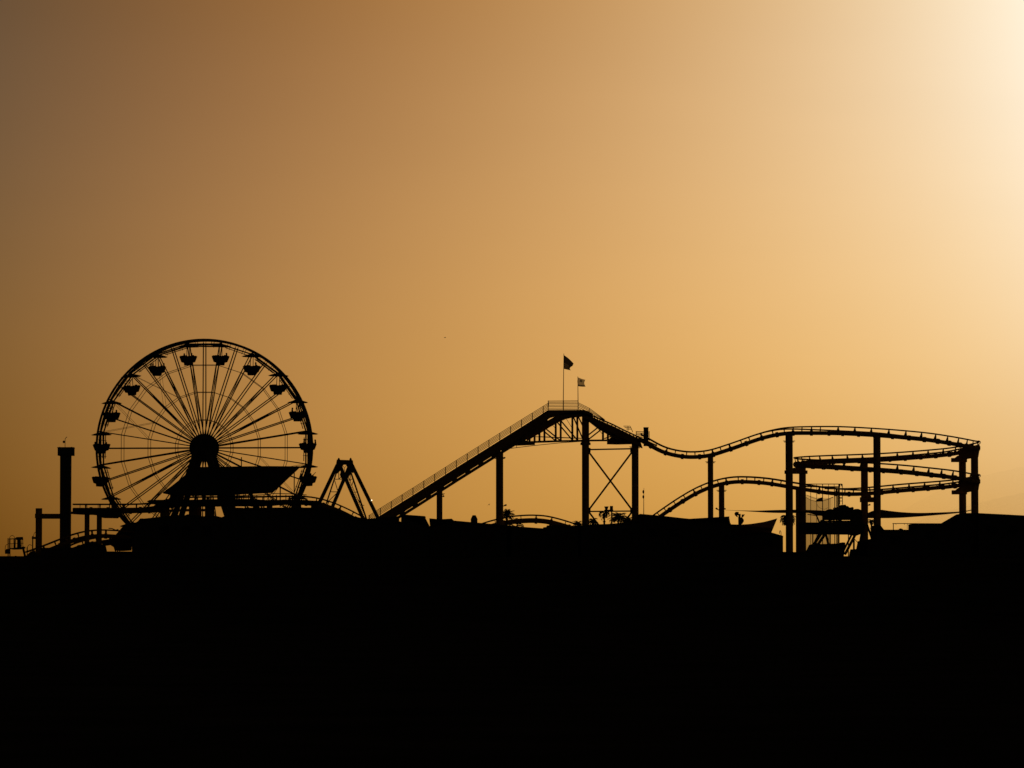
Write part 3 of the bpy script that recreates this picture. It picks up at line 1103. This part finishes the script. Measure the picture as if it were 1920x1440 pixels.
building('pier_building', 'wide tent roofed building with sagging roofline right of the braced columns', 'building',
         [(1200, 963.4), (1228, 965.8), (1250, 968), (1280, 971.4), (1293, 972.6), (1327, 970.6), (1367.6, 968.2), (1366.8, 980), (1370, 981), (1371, 984)], 486, 9,
         windows=((1215, 1235, 990, 1008), (1255, 1275, 990, 1008)), door=(1300, 1316), shutters=((1325, 1360, 995),))
building('pier_building', 'low building below the shade sail left of the helix', 'building',
         [(1366, 990), (1440, 996.5), (1447, 998.5), (1468.5, 1004.6)], 487, 6, shutters=((1385, 1420, 1012),), windows=((1430, 1450, 1010, 1025),))
building('pier_building', 'low flat building right of the helix tower with pipe frame above', 'building',
         [(1627.5, 1015), (1645, 1008), (1645.6, 984), (1651, 984.6), (1657.5, 993), (1717, 993.2)], 486.4, 7, windows=((1670, 1690, 1005, 1022),), door=(1697, 1710))
building('pier_building', 'gabled building at the right behind the paired helix columns', 'building',
         [(1717.2, 993), (1717.6, 981), (1729, 981), (1776, 981.2), (1800, 967.4), (1809, 962), (1835, 961.6)], 487, 9, windows=((1735, 1755, 995, 1012),), door=(1770, 1785))
building('pier_building', 'long dark hall with gently falling roof at the far right edge', 'building',
         [(1835.2, 962), (1880, 964.2), (1920, 966.4), (2010, 972)], 486, 12, windows=((1850, 1870, 985, 1003), (1890, 1910, 985, 1003)))
tr_ = thing('roof_turret', 'small eight-sided turret standing on the sloping stall roof', 'turret', P(889, 981, 488))
m = MB()
zz = Z_(982, 488)
m.lathe([(0.4, -0.1), (0.4, Z_(974.5, 488) - zz)], (X_(889, 488), 488, zz), 8)
m.build('drum', 'wall', tr_)
MB().lathe([(0.42, Z_(974.6, 488) - zz), (0.40, Z_(973, 488) - zz), (0.22, Z_(967, 488) - zz), (0.17, Z_(966, 488) - zz)], (X_(889, 488), 488, zz), 8).build('cap_roof', 'roof', tr_)
vent = thing('roof_vent', 'short hooked vent pipe on the sloped gable of the right building', 'vent', P(1791, 973, 489))
m = MB()
m.tube([P(1791.5, 974, 489), P(1791.2, 969.5, 489)], 0.07, 6)
m.pprism([(1788.6, 968), (1793.6, 968), (1792, 971), (1790.4, 971)], 488.9, 0.2)
m.build('pipe', 'rail', vent)
fr = thing('pipe_frame', 'thin goal-shaped pipe frame on the low roof right of the helix', 'frame', P(1690, 994, 489))
m = MB()
m.tube([P(1675, 995, 489), P(1675, 981.6, 489)], 0.05, 6)
m.tube([P(1673.4, 981.6, 489), P(1718, 981.6, 489)], 0.05, 6)
m.tube([P(1701, 981.6, 489), P(1701, 992, 489)], 0.025, 5)
m.bar(P(1701, 983, 489), P(1703, 985, 489), 0.035)
for px in (1680, 1696, 1708):
    m.bar(P(px - 1, 982, 489), P(px + 0.6, 984, 489), 0.04)
m.pprism([(1684, 993.5), (1688, 990.6), (1692, 991.4), (1694, 993.5)], 488.9, 0.3)
m.build('pipes', 'rail', fr)

# ------------------------------------------------------------------ shade sails
def sail(label, rows, thick=0.05):
    """rows: lists of (px,py,Y) from one edge to the other"""
    g = []
    for row in rows:
        pts_ = [(*P(a, b, Y), 0) for a, b, Y in row]
        g.append([Vector(q[:3]) for q in crom(pts_, 0.6)])
    n = min(len(r) for r in g)
    g = [[r[int(round(i * (len(r) - 1) / (n - 1)))] for i in range(n)] for r in g]
    g2 = []
    for i in range(len(g) - 1):
        for k in range(4):
            g2.append([g[i][j].lerp(g[i + 1][j], k / 4) for j in range(n)])
    g2.append(g[-1])
    m = MB().sheet(g2)
    o = m.build('shade_sail', 'sail', smooth=True)
    return tag(o, label, 'shade sail', 'shade sails over the pier')


sail('broad shade sail hanging with curved top edge left of the helix',
     [[(1369, 983, 488), (1390, 983.4, 488), (1410, 982, 488), (1432, 978.6, 488), (1457.5, 971.8, 488)],
      [(1369, 1004, 486.4), (1390, 1002, 486.4), (1410, 1000, 486.4), (1428, 998.5, 486.4), (1446.5, 998.5, 486.4)]])
sail('thin edge-on shade sail stretched between the left helix columns',
     [[(1360, 956.2, 506), (1385, 957, 506), (1420, 957.4, 506), (1450, 956.4, 506), (1490, 955.6, 506), (1530, 956.6, 506), (1556, 958, 506)],
      [(1360, 956.6, 500), (1385, 957.8, 500), (1420, 960.0, 500), (1450, 961.6, 500), (1490, 962, 500), (1530, 961.6, 500), (1556, 962.8, 500)]])
sail('wide dark shade sail tapering to the right inside the helix',
     [[(1626, 962, 506), (1645, 955.4, 506), (1665, 957.5, 506), (1690, 960.2, 506), (1720, 961.6, 506), (1755, 961, 506), (1800, 959, 506), (1822, 955.5, 504)],
      [(1626, 971.6, 497), (1645, 971.8, 497), (1665, 971.6, 497), (1690, 970.8, 497), (1720, 968.8, 497), (1755, 966, 497), (1800, 961.6, 500), (1822, 957, 504)]])

# ------------------------------------------------------------------ net climbing tower
NY = 514.0
nt_ = thing('net_tower', 'netted climbing enclosure with top railing and ladder inside the helix', 'climbing tower', (X_(1545, NY), NY, DECK))
for px in (1520, 1531.3, 1542.3, 1553.6, 1564):
    MB().tube([P(px, 908, NY), P(px, 1046, NY)], 0.035 if px != 1542.3 else 0.055, 5).build('post', 'steel', nt_)
for px, w in ((1564.5, 0.1), (1569.4, 0.16), (1572.6, 0.2), (1567, 0.06)):
    MB().bar(P(px, 915, NY + 0.5), P(px, 1046, NY + 0.5), w).build('post', 'steel', nt_)
m = MB()
m.bar(P(1511, 907.6, NY), P(1579, 907.6, NY), 0.1)
m.bar(P(1511, 912.2, NY + 1), P(1573, 913.2, NY + 1), 0.17)
m.bar(P(1546, 916.5, NY + 1), P(1580, 917, NY + 1), 0.12)
m.build('top_railing', 'rail', nt_)
m = MB()
m.bar(P(1573.8, 907.4, NY - 0.3), P(1574.6, 946, NY - 0.3), 0.09)
m.bar(P(1579.2, 907.4, NY - 0.3), P(1579.6, 946, NY - 0.3), 0.09)
m.pprism([(1572, 908), (1575.6, 908), (1575.6, 911.5), (1574, 917), (1572, 917)], NY - 0.3, 0.15)
m.pprism([(1576.5, 908), (1579.4, 908), (1579.4, 912.5), (1577.6, 911.6)], NY - 0.3, 0.15)
for k, yy in enumerate((916, 923.5, 928.5, 933.6, 939.4)):
    m.bar(P(1574, yy, NY - 0.3), P(1579.4, yy, NY - 0.3), 0.14 if k in (3,) else 0.08)
m.build('ladder', 'rail', nt_)
m = MB()
topn = [(1509, 931.5), (1520, 937.5), (1531, 940.3), (1542, 939.6), (1553, 936.4), (1562.5, 932.2)]
m.sheet([[P(a, b, NY + 0.2) for a, b in topn], [P(a, 1046, NY + 0.2) for a, b in topn]])
m.sheet([[P(1509, 926.4, NY + 3.4), P(1530, 933, NY + 3.4), P(1558, 934, NY + 3.4)], [P(1509, 1046, NY + 3.4), P(1530, 1046, NY + 3.4), P(1554, 1046, NY + 3.4)]])
m.build('net', 'net', nt_)
m = MB()
m.tube([P(a, b, NY + 0.15) for a, b in topn], 0.028, 5)
m.tube([P(a, b, NY + 0.1) for a, b in [(1513, 928.5), (1522, 932.5), (1532, 935.6)]], 0.022, 5)
m.tube([P(a, b, NY + 0.1) for a, b in [(1532, 945), (1534, 950), (1540, 954), (1547, 954.8), (1552, 952)]], 0.022, 5)
m.tube([P(a, b, NY + 0.1) for a, b in [(1542, 938), (1551, 935.8), (1562, 931.6)]], 0.022, 5)
m.build('net_rope', 'rail', nt_)
m = MB()
m.pprism([(1529, 940.3), (1531, 937), (1534.5, 934.6), (1538, 933.4), (1542.2, 932.2), (1542.2, 940.2)], NY - 0.15, 0.1)
m.build('pennant', 'cloth', nt_)

# ------------------------------------------------------------------ spinning ride under the helix
QY = 494.0
rd = thing('spinning_ride', 'bulky covered thrill ride with lumpy canopy and splayed legs inside the helix', 'ride', (X_(1565, QY), QY, DECK))
m = MB()
m.pprism([(1548, 960), (1552.5, 955.5), (1557, 954.2), (1565, 955.6), (1565.3, 951.4), (1571.5, 951.2), (1575, 949.4), (1577.6, 946.6), (1585.5, 946.2), (1587, 948.6), (1590, 948.8), (1592.4, 951.4), (1596, 951.6),
          (1598.8, 950.4), (1601, 952.4), (1600, 955), (1604.5, 954.2), (1609, 954), (1614, 955.8), (1617, 959), (1617, 985), (1602, 985), (1597, 974.4), (1578, 974), (1562, 975.4), (1546, 973), (1544, 966)], QY, 2.6)
m.pprism([(1511, 957.8), (1550, 958.4), (1550, 967), (1535, 966.6), (1519, 961.5), (1511, 960.8)], QY + 0.5, 1.5)
m.build('canopy', 'roof', rd)
m = MB()
m.pprism([(1500, 979.4), (1545, 979.6), (1600, 979.0), (1616, 978.8), (1624, 985), (1618, 1000), (1606, 1004.5), (1592, 1002.2), (1500, 1001.4)], QY + 0.2, 2.4)
m.build('platform', 'steel', rd)
m = MB()
for a, b, c, d, w in ((1531, 967, 1537, 981, 2.6), (1544, 968, 1544, 981, 4), (1556, 968, 1556, 981, 4.5), (1563, 968, 1563, 981, 1.6), (1568, 968, 1570, 981, 3), (1576, 968, 1576, 981, 4), (1600, 969, 1600, 982, 12), (1514, 964.5, 1532, 966.8, 1.6)):
    MB().bar(P(a, b, QY + 0.8), P(c, d, QY + 0.8), w * S_, 0.2).build('post', 'steel', rd)
m = MB()
m.bar(P(1544, 974.3, QY + 0.6), P(1596, 974.3, QY + 0.6), 0.13)
m.pbox(1576, 965, 1602, 971.8, QY + 0.4, 0.4)
m.bar(P(1544, 977.9, QY + 0.6), P(1602, 977.6, QY + 0.6), 0.2)
m.bar(P(1566, 974.4, QY + 0.6), P(1602, 974.4, QY + 0.6), 0.12)
m.pprism([(1545, 979.8), (1547, 977.4), (1550, 977), (1552.5, 979.8)], QY + 0.5, 0.3)
m.pprism([(1537, 979.6), (1538.5, 975.5), (1540.5, 974.5), (1543.5, 973.6), (1544.5, 979.8)], QY + 0.5, 0.3)
m.build('seat_row', 'steel', rd)
for a, b, c, d, w, Y in ((1540, 1000, 1515, 1038, 5, QY + 0.4), (1536, 1000, 1526, 1020, 3.4, QY + 1.6), (1548.5, 1001, 1554, 1024, 4.2, QY + 0.6), (1524, 1001, 1524, 1022, 1.8, QY + 1.9), (1556.5, 1001, 1556.5, 1022, 2.2, QY + 2),
                         (1597.5, 1001, 1580, 1036, 3.6, QY + 0.5), (1604.5, 1001, 1584, 1040, 4.8, QY + 0.9), (1590.7, 1001, 1590.7, 1046, 1.6, QY + 2.2), (1601, 1001, 1601, 1046, 3.2, QY + 1.8), (1624.5, 980, 1636, 1014, 3.6, QY + 0.4),
                         (1616, 1000, 1611, 1030, 5, QY + 0.4), (1548, 1000, 1533, 1022, 5.2, QY + 1.4)):
    MB().bar(P(a, b, Y), P(c, d, Y), w * S_, 0.25).build('leg', 'steel', rd)
m = MB()
m.tube([P(1602.5, 1011, QY + 1), P(1611, 1020.5, QY + 1)], 0.04, 5)
m.build('cable', 'rail', rd)
m = MB()
m.tube([P(1583, 1036.6, QY + 1), P(1598, 1036.6, QY + 1)], 0.03, 5)
m.build('cable', 'rail', rd)
building('ticket_booth', 'low rounded booth beneath the covered ride inside the helix', 'booth',
         [(1513, 1038), (1516, 1033), (1522, 1021), (1530, 1018.5), (1537, 1020), (1558, 1019.4), (1578, 1018.8), (1580, 1016.8), (1585, 1017.2), (1585, 1021), (1580, 1034), (1581.5, 1044)], 491, 4)
building('ticket_booth', 'dark block at the base of the ride leg by the right helix tower', 'booth',
         [(1597.5, 1043.5), (1597.5, 1040), (1600, 1029.6), (1611, 1029), (1614, 1014), (1628, 1012), (1636, 1010)], 491.5, 4)
building('storage_box', 'low dark storage block between the left helix columns', 'storage box',
         [(1468.7, 1034.6), (1488, 1035), (1512, 1035)], 488, 4)
building('storage_box', 'low dark strip of stage at the foot of the left tower', 'storage box',
         [(76, 1027), (112, 1026.8), (136, 1026.6), (158, 1019), (168, 1016), (188, 1021), (191, 1033.8), (246, 1034)], 486, 6)
wall_ = thing('stage_screen', 'ragged dark mass of equipment under the low track left of the building', 'equipment', (X_(215, 493), 493, DECK))
m = MB()
m.pprism([(190, 1019), (196, 1014), (206, 1012), (212, 1008), (232, 985), (236, 981), (243, 980), (248, 978.6), (252, 981), (258, 977.6), (263, 972), (268, 972), (268, 1034), (258, 1029), (255, 1023), (243, 1025.6), (243, 1032), (226, 1033), (215, 1032.6), (213, 1026), (206, 1021.5), (196, 1023)], 493, 2.5)
m.pprism([(230, 985), (236, 983.5), (236, 987), (224, 988.4)], 492.8, 0.2)
m.tube([P(203.5, 990.6, 492.7), P(210, 991, 492.7), P(217, 994, 492.7), P(222, 992.5, 492.7)], 0.06, 5)
m.bar(P(243.5, 1029, 493), P(257, 1023.6, 493), 0.12)
for px in (216.6, 220.4, 224.5):
    m.bar(P(px, 1022, 493.4), P(px, 1046, 493.4), 0.13)
m.build('panels', 'steel', wall_)

# ------------------------------------------------------------------ lamp and mast furniture
sp_ = thing('loudspeaker_pole', 'pole with two boxy loudspeakers above the palms between the braced columns', 'loudspeaker', P(1143, 1047, 492))
m = MB()
m.tube([P(1147, 1047, 492), P(1147, 955, 492)], 0.09, 6)
m.bar(P(1133, 956.6, 492), P(1150, 956.4, 492), 0.12)
m.build('pole', 'steel', sp_)
MB().pprism([(1133, 949.6), (1141.2, 949.4), (1138.6, 956.8), (1135.4, 956.8)], 491.7, 0.4).build('speaker', 'steel', sp_)
MB().pbox(1143.6, 948.6, 1149.4, 957, 491.7, 0.4).build('speaker', 'steel', sp_)
fl_ = thing('floodlight_post', 'thick post carrying three clustered floodlights above the shade sail', 'floodlight', P(1388, 1047, 488.6))
m = MB()
m.bar(P(1388, 1047, 488.6), P(1387, 970, 488.6), 0.36)
m.lathe([(0.12, -0.4), (0.32, -0.1), (0.34, 0.1), (0.15, 0.4)], P(1389.5, 976.5, 488.6), 8)
m.build('post', 'steel', fl_)
MB().pprism([(1377.5, 962), (1380, 959.6), (1385, 959.8), (1385.2, 966), (1382, 966.8), (1384, 969.6), (1381.8, 969.2), (1378, 965.6)], 488.4, 0.5).build('lamp_head', 'steel', fl_)
MB().pbox(1385, 963.4, 1388.8, 974, 488.3, 0.5).build('lamp_head', 'steel', fl_)
m = MB().pprism([(1391, 964.6), (1396.8, 964.4), (1393.6, 969.6), (1391, 970)], 488.3, 0.5)
m.bar(P(1391.5, 966, 488.5), P(1390.6, 974, 488.5), 0.1)
m.build('lamp_head', 'steel', fl_)
mast = thing('slim_mast', 'very thin mast with two dark drooping pennants right of the braced columns', 'mast', P(1207, 966, 491))
MB().tube([P(1207, 966, 491), P(1207, 932, 491), P(1207.4, 915, 491)], 0.045, 6, r1=0.02).build('pole', 'rail', mast)
for yy in (922, 931.6):
    MB().lathe([(0.03, -0.22), (0.11, -0.1), (0.12, 0.08), (0.04, 0.2)], P(1206.2, yy, 491), 7).build('pennant', 'cloth', mast)

# steel lookout cage with hooped rails at the far left
LY = 487.0
lk = thing('lookout_platform', 'small caged lookout platform with hooped ladder rails at the far left', 'platform', (X_(30, LY), LY, DECK))
m = MB()
m.bar(P(15.2, 1009, LY), P(15.2, 1047.5, LY), 0.11)
m.build('leg', 'steel', lk)
m = MB()
m.bar(P(18.6, 1009, LY), P(18.6, 1047.5, LY), 0.11)
m.build('leg', 'steel', lk)
m = MB()
m.bar(P(42.6, 1025, LY), P(47.2, 1044, LY), 0.24)
m.build('leg', 'steel', lk)
m = MB()
m.pprism([(17, 1027), (22, 1027.5), (40, 1025.4), (44.6, 1025), (44.6, 1028), (38, 1030), (24, 1030.4), (17, 1029)], LY - 0.4, 1.6)
m.build('floor', 'steel', lk)
m = MB()
m.pprism([(27, 1010), (31, 1007), (42.6, 1006.6), (43.4, 1012), (38.8, 1012.6), (39.6, 1027), (32, 1027), (32.2, 1012.6), (27, 1011.4)], LY + 0.3, 0.2)
m.build('panel', 'wall', lk)
m = MB()
for a, b, c, d, w in ((17, 1010.8, 27.5, 1010.2, 0.11), (16, 1019.4, 44, 1018.6, 0.06), (22.4, 1019, 22.4, 1027, 0.05), (26.6, 1011, 26.6, 1027, 0.14), (29, 1012, 28.4, 1027, 0.09), (42.6, 1012, 43, 1025, 0.06), (18, 1011, 18, 1027, 0.1), (40.6, 1013, 40.6, 1025, 0.05)):
    m.bar(P(a, b, LY), P(c, d, LY), w)
m.build('cage', 'rail', lk)
m = MB()
m.tube([P(17.8 + 5 - 5 * math.cos(t), 1010.6 - 6.6 * math.sin(t), LY) for t in [k * math.pi / 10 for k in range(11)]], 0.032, 5)
m.tube([P(9.6, 1036, LY), P(9.7, 1028, LY), P(10.6, 1023, LY), P(12.6, 1021, LY), P(15.4, 1020.6, LY)], 0.032, 5)
m.build('hoop_rails', 'rail', lk)
m = MB()
m.pprism([(9, 1034), (11.4, 1029.4), (18, 1029), (18, 1038.6), (9.4, 1038.4)], LY - 0.3, 0.5)
m.build('locker', 'wall', lk)
hp = thing('hooped_gangway', 'short gangway with one hooped rail and tall post beside the first coaster column', 'gangway', (X_(55, LY), LY, DECK))
m = MB()
m.tube([P(51, 1040, LY), P(50.6, 1030, LY), P(52, 1024.4, LY), P(54, 1021.8, LY), P(56.6, 1021.2, LY), P(59.4, 1023, LY)], 0.035, 5)
m.bar(P(51, 1040, LY), P(51, 1026, LY), 0.11)
m.build('hoop_rail', 'rail', hp)
m = MB()
m.bar(P(61, 1046, LY), P(61.4, 1005, LY), 0.13)
m.pbox(59.6, 1006.6, 67, 1010.6, LY - 0.1, 0.3)
m.tube([P(63, 1006, LY), P(63.6, 1001.5, LY), P(65.4, 998.6, LY), P(67, 997.4, LY)], 0.032, 5)
m.build('post', 'steel', hp)
m = MB()
m.pprism([(27, 1043.4), (28.6, 1042), (30.4, 1043.6), (44, 1043.2), (50, 1041), (57.6, 1033.8), (66, 1033.4), (66, 1048), (27, 1048)], LY - 0.6, 1.2)
m.build('ramp', 'timber', hp)
bl = thing('bollard', 'left of two low mooring knobs on the deck edge at far left', 'bollard', P(3, 1047, 483.5), 'mooring knobs')
MB().lathe([(0.09, 0), (0.07, 0.1), (0.11, 0.16), (0.04, 0.22)], P(3, 1047.5, 483.5), 8).build('knob', 'steel', bl)
bl2 = thing('bollard', 'right of two low mooring knobs, just right of the lookout legs', 'bollard', P(21.8, 1047, 483.5), 'mooring knobs')
MB().lathe([(0.09, 0), (0.07, 0.1), (0.11, 0.16), (0.04, 0.22)], P(21.8, 1047.5, 483.5), 8).build('knob', 'steel', bl2)
hk = thing('hook_post', 'thin hooked cane-like post by the left edge of the tall helix column', 'post', P(1464.6, 1003, 488))
MB().tube([P(1464.6, 1006, 488), P(1464.4, 998, 488), P(1463.6, 995.2, 488), P(1462.4, 995, 488), P(1461.6, 997, 488), P(1461.6, 1001, 488)], 0.04, 5).build('cane', 'rail', hk)

# ------------------------------------------------------------------ palms
def palm(label, px, py, rad, Y, nf=22, droop=1.0, seed=1, lean=0.0, leaf=1.0):
    rnd = random.Random(seed)
    c = P(px, py, Y)
    t = thing('palm_tree', label, 'palm tree', (c.x - lean, Y, DECK), 'palm trees on the pier')
    R_ = rad * mpp(Y)
    tb = Vector((c.x - lean, Y, DECK - 0.1))
    pts_ = [tb, tb.lerp(c, 0.5) + Vector((-lean * 0.2, 0, 0)), c]
    m = MB()
    m.tube(pts_, 0.16, 8, r1=0.1)
    for k in range(10):
        q = tb.lerp(c, k / 10)
        m.lathe([(0.15, 0), (0.19, 0.12), (0.14, 0.14)], q, 8)
    m.build('trunk', 'trunk', t)
    m = MB()
    for k in range(nf):
        az = 2 * math.pi * (k / nf) + rnd.uniform(-.2, .2)
        el = rnd.uniform(-0.35, 1.3)
        L = R_ * rnd.uniform(0.8, 1.15)
        d = Vector((math.cos(az), math.sin(az), 0))
        prev = c.copy()
        n = 9
        ang = el
        spine = [prev]
        for i in range(n):
            ang -= droop * (0.10 + 0.16 * i / n) * (1.2 if el > 0.4 else 0.8)
            prev = prev + (d * math.cos(ang) + Vector((0, 0, math.sin(ang)))) * (L / n)
            spine.append(prev)
        m.tube(spine, 0.022, 4, r1=0.008)
        side = Vector((-d.y, d.x, 0))
        for i in range(1, n + 1):
            T = (spine[i] - spine[i - 1]).normalized()
            for h in (0.0, 0.33, 0.66):
                q = spine[i - 1].lerp(spine[i], h)
                ll = leaf * R_ * 0.34 * math.sin(math.pi * min(0.97, (i + h) / (n + 1))) ** 0.6 * rnd.uniform(.8, 1.1)
                for s in (-1, 1):
                    tip = q + (side * s * 0.75 + T * 0.75 + Vector((0, 0, -0.35 * droop)) + Vector((rnd.uniform(-.1, .1), rnd.uniform(-.1, .1), rnd.uniform(-.12, .12)))) * ll
                    w = T * 0.04
                    m.add([q - w, q + w, tip], [(0, 1, 2)])
    m.build('crown', 'frond', t)
    return t


palm('bushy palm crown half hidden behind the second lift hill column', 950, 966, 18, 495, 40, 0.6, 3)
palm('low palm with combed fronds under the small coaster hump', 966, 989, 22, 500, 14, 1.2, 5, 0.2)
palm('small palm peeking out left of the tall peak column', 1084, 983, 13, 495, 22, 0.8, 7)
palm('palm right of the peak column at the foot of the cross bracing', 1112, 977, 13, 497, 24, 1.0, 9)
palm('palm with long drooping fronds beneath the loudspeakers', 1133, 962, 17, 496, 12, 1.7, 12, 0, 0.8)
palm('dense round palm crown left of the right braced column', 1159, 971, 19, 495, 48, 0.8, 14)
palm('wide palm partly hidden behind the right braced column', 1177, 976, 17, 498, 40, 0.8, 15)
palm('wispy palm crown clinging behind the tall left helix column', 1477, 971, 18, 492, 46, 1.2, 21)
palm('shaggy palm between the two right helix towers', 1634, 977, 9, 507, 18, 1.0, 25)

# ------------------------------------------------------------------ gulls
def gull(label, px, py, Y, span, bank, yaw):
    c = P(px, py, Y)
    t = thing('seagull', label, 'bird', c, 'gulls in flight')
    t.rotation_euler = (0, R(bank), R(yaw))
    s = span
    b = MB()
    b.tube([Vector((0, -0.30 * s, 0.0)), Vector((0, -0.2 * s, 0.015 * s)), Vector((0, -0.05 * s, 0)), Vector((0, 0.12 * s, -0.01 * s)), Vector((0, 0.28 * s, 0))], 0.11 * s, 8)
    for i, v in enumerate(b.v):
        k = i // 8
        f = (0.35, 0.75, 1.1, 0.8, 0.3)[min(k, 4)]
        v.x *= f
        v.z *= f
    b.build('body', 'feather', t, local=True)
    for sd in (-1, 1):
        w = MB()
        ra = [(0.02, -0.1, 0.02), (0.2, -0.14, 0.12), (0.36, -0.06, 0.10), (0.5, 0.08, 0.03)]
        rb = [(0.02, 0.08, 0.02), (0.2, 0.05, 0.115), (0.36, 0.06, 0.095), (0.5, 0.1, 0.025)]
        w.sheet([[Vector((sd * a * s, b_ * s, c_ * s)) for a, b_, c_ in ra], [Vector((sd * a * s, b_ * s, c_ * s)) for a, b_, c_ in rb]])
        w.build('wing', 'feather', t, local=True)
    return t


gull('tiny gull gliding high in the empty sky between wheel and lift hill', 834.4, 633, 470, 0.36, 0, 70)
gull('gull banking low beside the second lift hill column', 916.8, 946.2, 480, 0.55, -48, 15)

# ------------------------------------------------------------------ sun and sky
SUN_AZ, SUN_EL = 10.0, 8.5       # degrees right of the view direction, and above the horizon
sd = bpy.data.lights.new('sun', 'SUN')
sd.energy = 0.8
sd.angle = R(0.6)
sd.color = (1.0, 0.80, 0.52)
sun = bpy.data.objects.new('sun', sd)
COL.objects.link(sun)
dirv = Vector((math.sin(R(SUN_AZ)) * math.cos(R(SUN_EL)), math.cos(R(SUN_AZ)) * math.cos(R(SUN_EL)), math.sin(R(SUN_EL))))
sun.rotation_euler = dirv.to_track_quat('Z', 'Y').to_euler()
sun.location = dirv * 900

wd = bpy.data.worlds.new('World')
sc.world = wd
wd.use_nodes = True
nt = wd.node_tree
bg = nt.nodes['Background']
out = nt.nodes['World Output']


def N(t, **kw):
    n = nt.nodes.new(t)
    for k, v in kw.items():
        setattr(n, k, v)
    return n


def math_(op, a, b=None, c=None):
    n = N('ShaderNodeMath', operation=op)
    for i, v in enumerate((a, b, c)):
        if v is None:
            continue
        if isinstance(v, (int, float)):
            n.inputs[i].default_value = v
        else:
            nt.links.new(v, n.inputs[i])
    return n.outputs[0]


tc = N('ShaderNodeTexCoord')
sep = N('ShaderNodeSeparateXYZ')
nt.links.new(tc.outputs['Generated'], sep.inputs[0])
az = math_('MULTIPLY', math_('ARCTAN2', sep.outputs[0], sep.outputs[1]), 180 / math.pi)
el = math_('MULTIPLY', math_('ARCSINE', sep.outputs[2]), 180 / math.pi)
u = math_('MINIMUM', math_('MAXIMUM', math_('DIVIDE', az, 7.0), -1.3), 1.15)
v = math_('MINIMUM', math_('MAXIMUM', math_('DIVIDE', el, 8.0), 0.0), 1.1)
uu = math_('MULTIPLY', u, u)
vv = math_('MULTIPLY', v, v)
uv = math_('MULTIPLY', u, v)
terms = [None, u, v, uu, uv, vv, math_('MULTIPLY', uu, u), math_('MULTIPLY', uu, v), math_('MULTIPLY', u, vv), math_('MULTIPLY', vv, v)]
# hazy sunset colours as a function of direction (azimuth and height), brightest towards the sun
CO = [[0.7058, 0.4975, 0.2193], [0.1697, 0.1344, 0.0538], [0.603, 0.53, 0.4375], [-0.1139, -0.0823, -0.0296], [0.1268, 0.1986, 0.2706], [-1.0221, -0.7766, -0.3172], [-0.0059, 0.0038, 0.0389], [0.108, 0.1762, 0.2199], [-0.0018, -0.0335, -0.0687], [0.4357, 0.2843, -0.0066]]
acc = None
for co, tm in zip(CO, terms):
    if tm is None:
        n = N('ShaderNodeCombineXYZ')
        for i in range(3):
            n.inputs[i].default_value = co[i]
        acc = n.outputs[0]
        continue
    n = N('ShaderNodeVectorMath', operation='MULTIPLY_ADD')
    cv = N('ShaderNodeCombineXYZ')
    for i in range(3):
        nt.links.new(tm, cv.inputs[i])
    nt.links.new(cv.outputs[0], n.inputs[0])
    n.inputs[1].default_value = co
    nt.links.new(acc, n.inputs[2])
    acc = n.outputs[0]
mxn = N('ShaderNodeVectorMath', operation='MAXIMUM')
nt.links.new(acc, mxn.inputs[0])
mxn.inputs[1].default_value = (0.02, 0.015, 0.01)
gm = N('ShaderNodeGamma')
gm.inputs['Gamma'].default_value = 2.2
nt.links.new(mxn.outputs[0], gm.inputs['Color'])


def fall(x, a, b, lo):
    n = N('ShaderNodeMapRange', interpolation_type='SMOOTHSTEP')
    nt.links.new(x, n.inputs['Value'])
    n.inputs['From Min'].default_value = a
    n.inputs['From Max'].default_value = b
    n.inputs['To Min'].default_value = 1.0
    n.inputs['To Max'].default_value = lo
    return n.outputs['Result']


f = math_('MULTIPLY', fall(math_('ABSOLUTE', math_('SUBTRACT', az, 2.0)), 11, 45, 0.05), fall(el, 9.5, 32, 0.07))
# faint streaks of high haze so the gradient is not perfectly even
mp = N('ShaderNodeMapping')
mp.inputs['Scale'].default_value = (5, 5, 26)
mp.inputs['Rotation'].default_value = (0, R(6), 0)
nt.links.new(tc.outputs['Generated'], mp.inputs['Vector'])
nz = N('ShaderNodeTexNoise')
nz.inputs['Scale'].default_value = 2.2
nz.inputs['Detail'].default_value = 4
nt.links.new(mp.outputs[0], nz.inputs['Vector'])
hz = math_('ADD', math_('MULTIPLY', nz.outputs['Fac'], 0.05), 0.975)
f = math_('MULTIPLY', f, hz)
sky = N('ShaderNodeTexSky')
sky.sky_type = 'NISHITA'
sky.sun_disc = False
sky.sun_elevation = R(SUN_EL)
sky.sun_rotation = R(SUN_AZ)
sky.dust_density = 6.0
sv = N('ShaderNodeVectorMath', operation='SCALE')
nt.links.new(sky.outputs[0], sv.inputs[0])
sv.inputs['Scale'].default_value = 0.0001
fs = N('ShaderNodeVectorMath', operation='SCALE')
nt.links.new(gm.outputs[0], fs.inputs[0])
nt.links.new(f, fs.inputs['Scale'])
ad = N('ShaderNodeVectorMath', operation='ADD')
nt.links.new(fs.outputs[0], ad.inputs[0])
nt.links.new(sv.outputs[0], ad.inputs[1])
nt.links.new(ad.outputs[0], bg.inputs['Color'])
bg.inputs['Strength'].default_value = 1.0

sc.view_settings.view_transform = 'Standard'
sc.view_settings.look = 'None'
sc.view_settings.exposure = 0
sc.view_settings.gamma = 1
sc.render.engine = 'CYCLES'
sc.cycles.max_bounces = 6
sc.cycles.transparent_max_bounces = 16
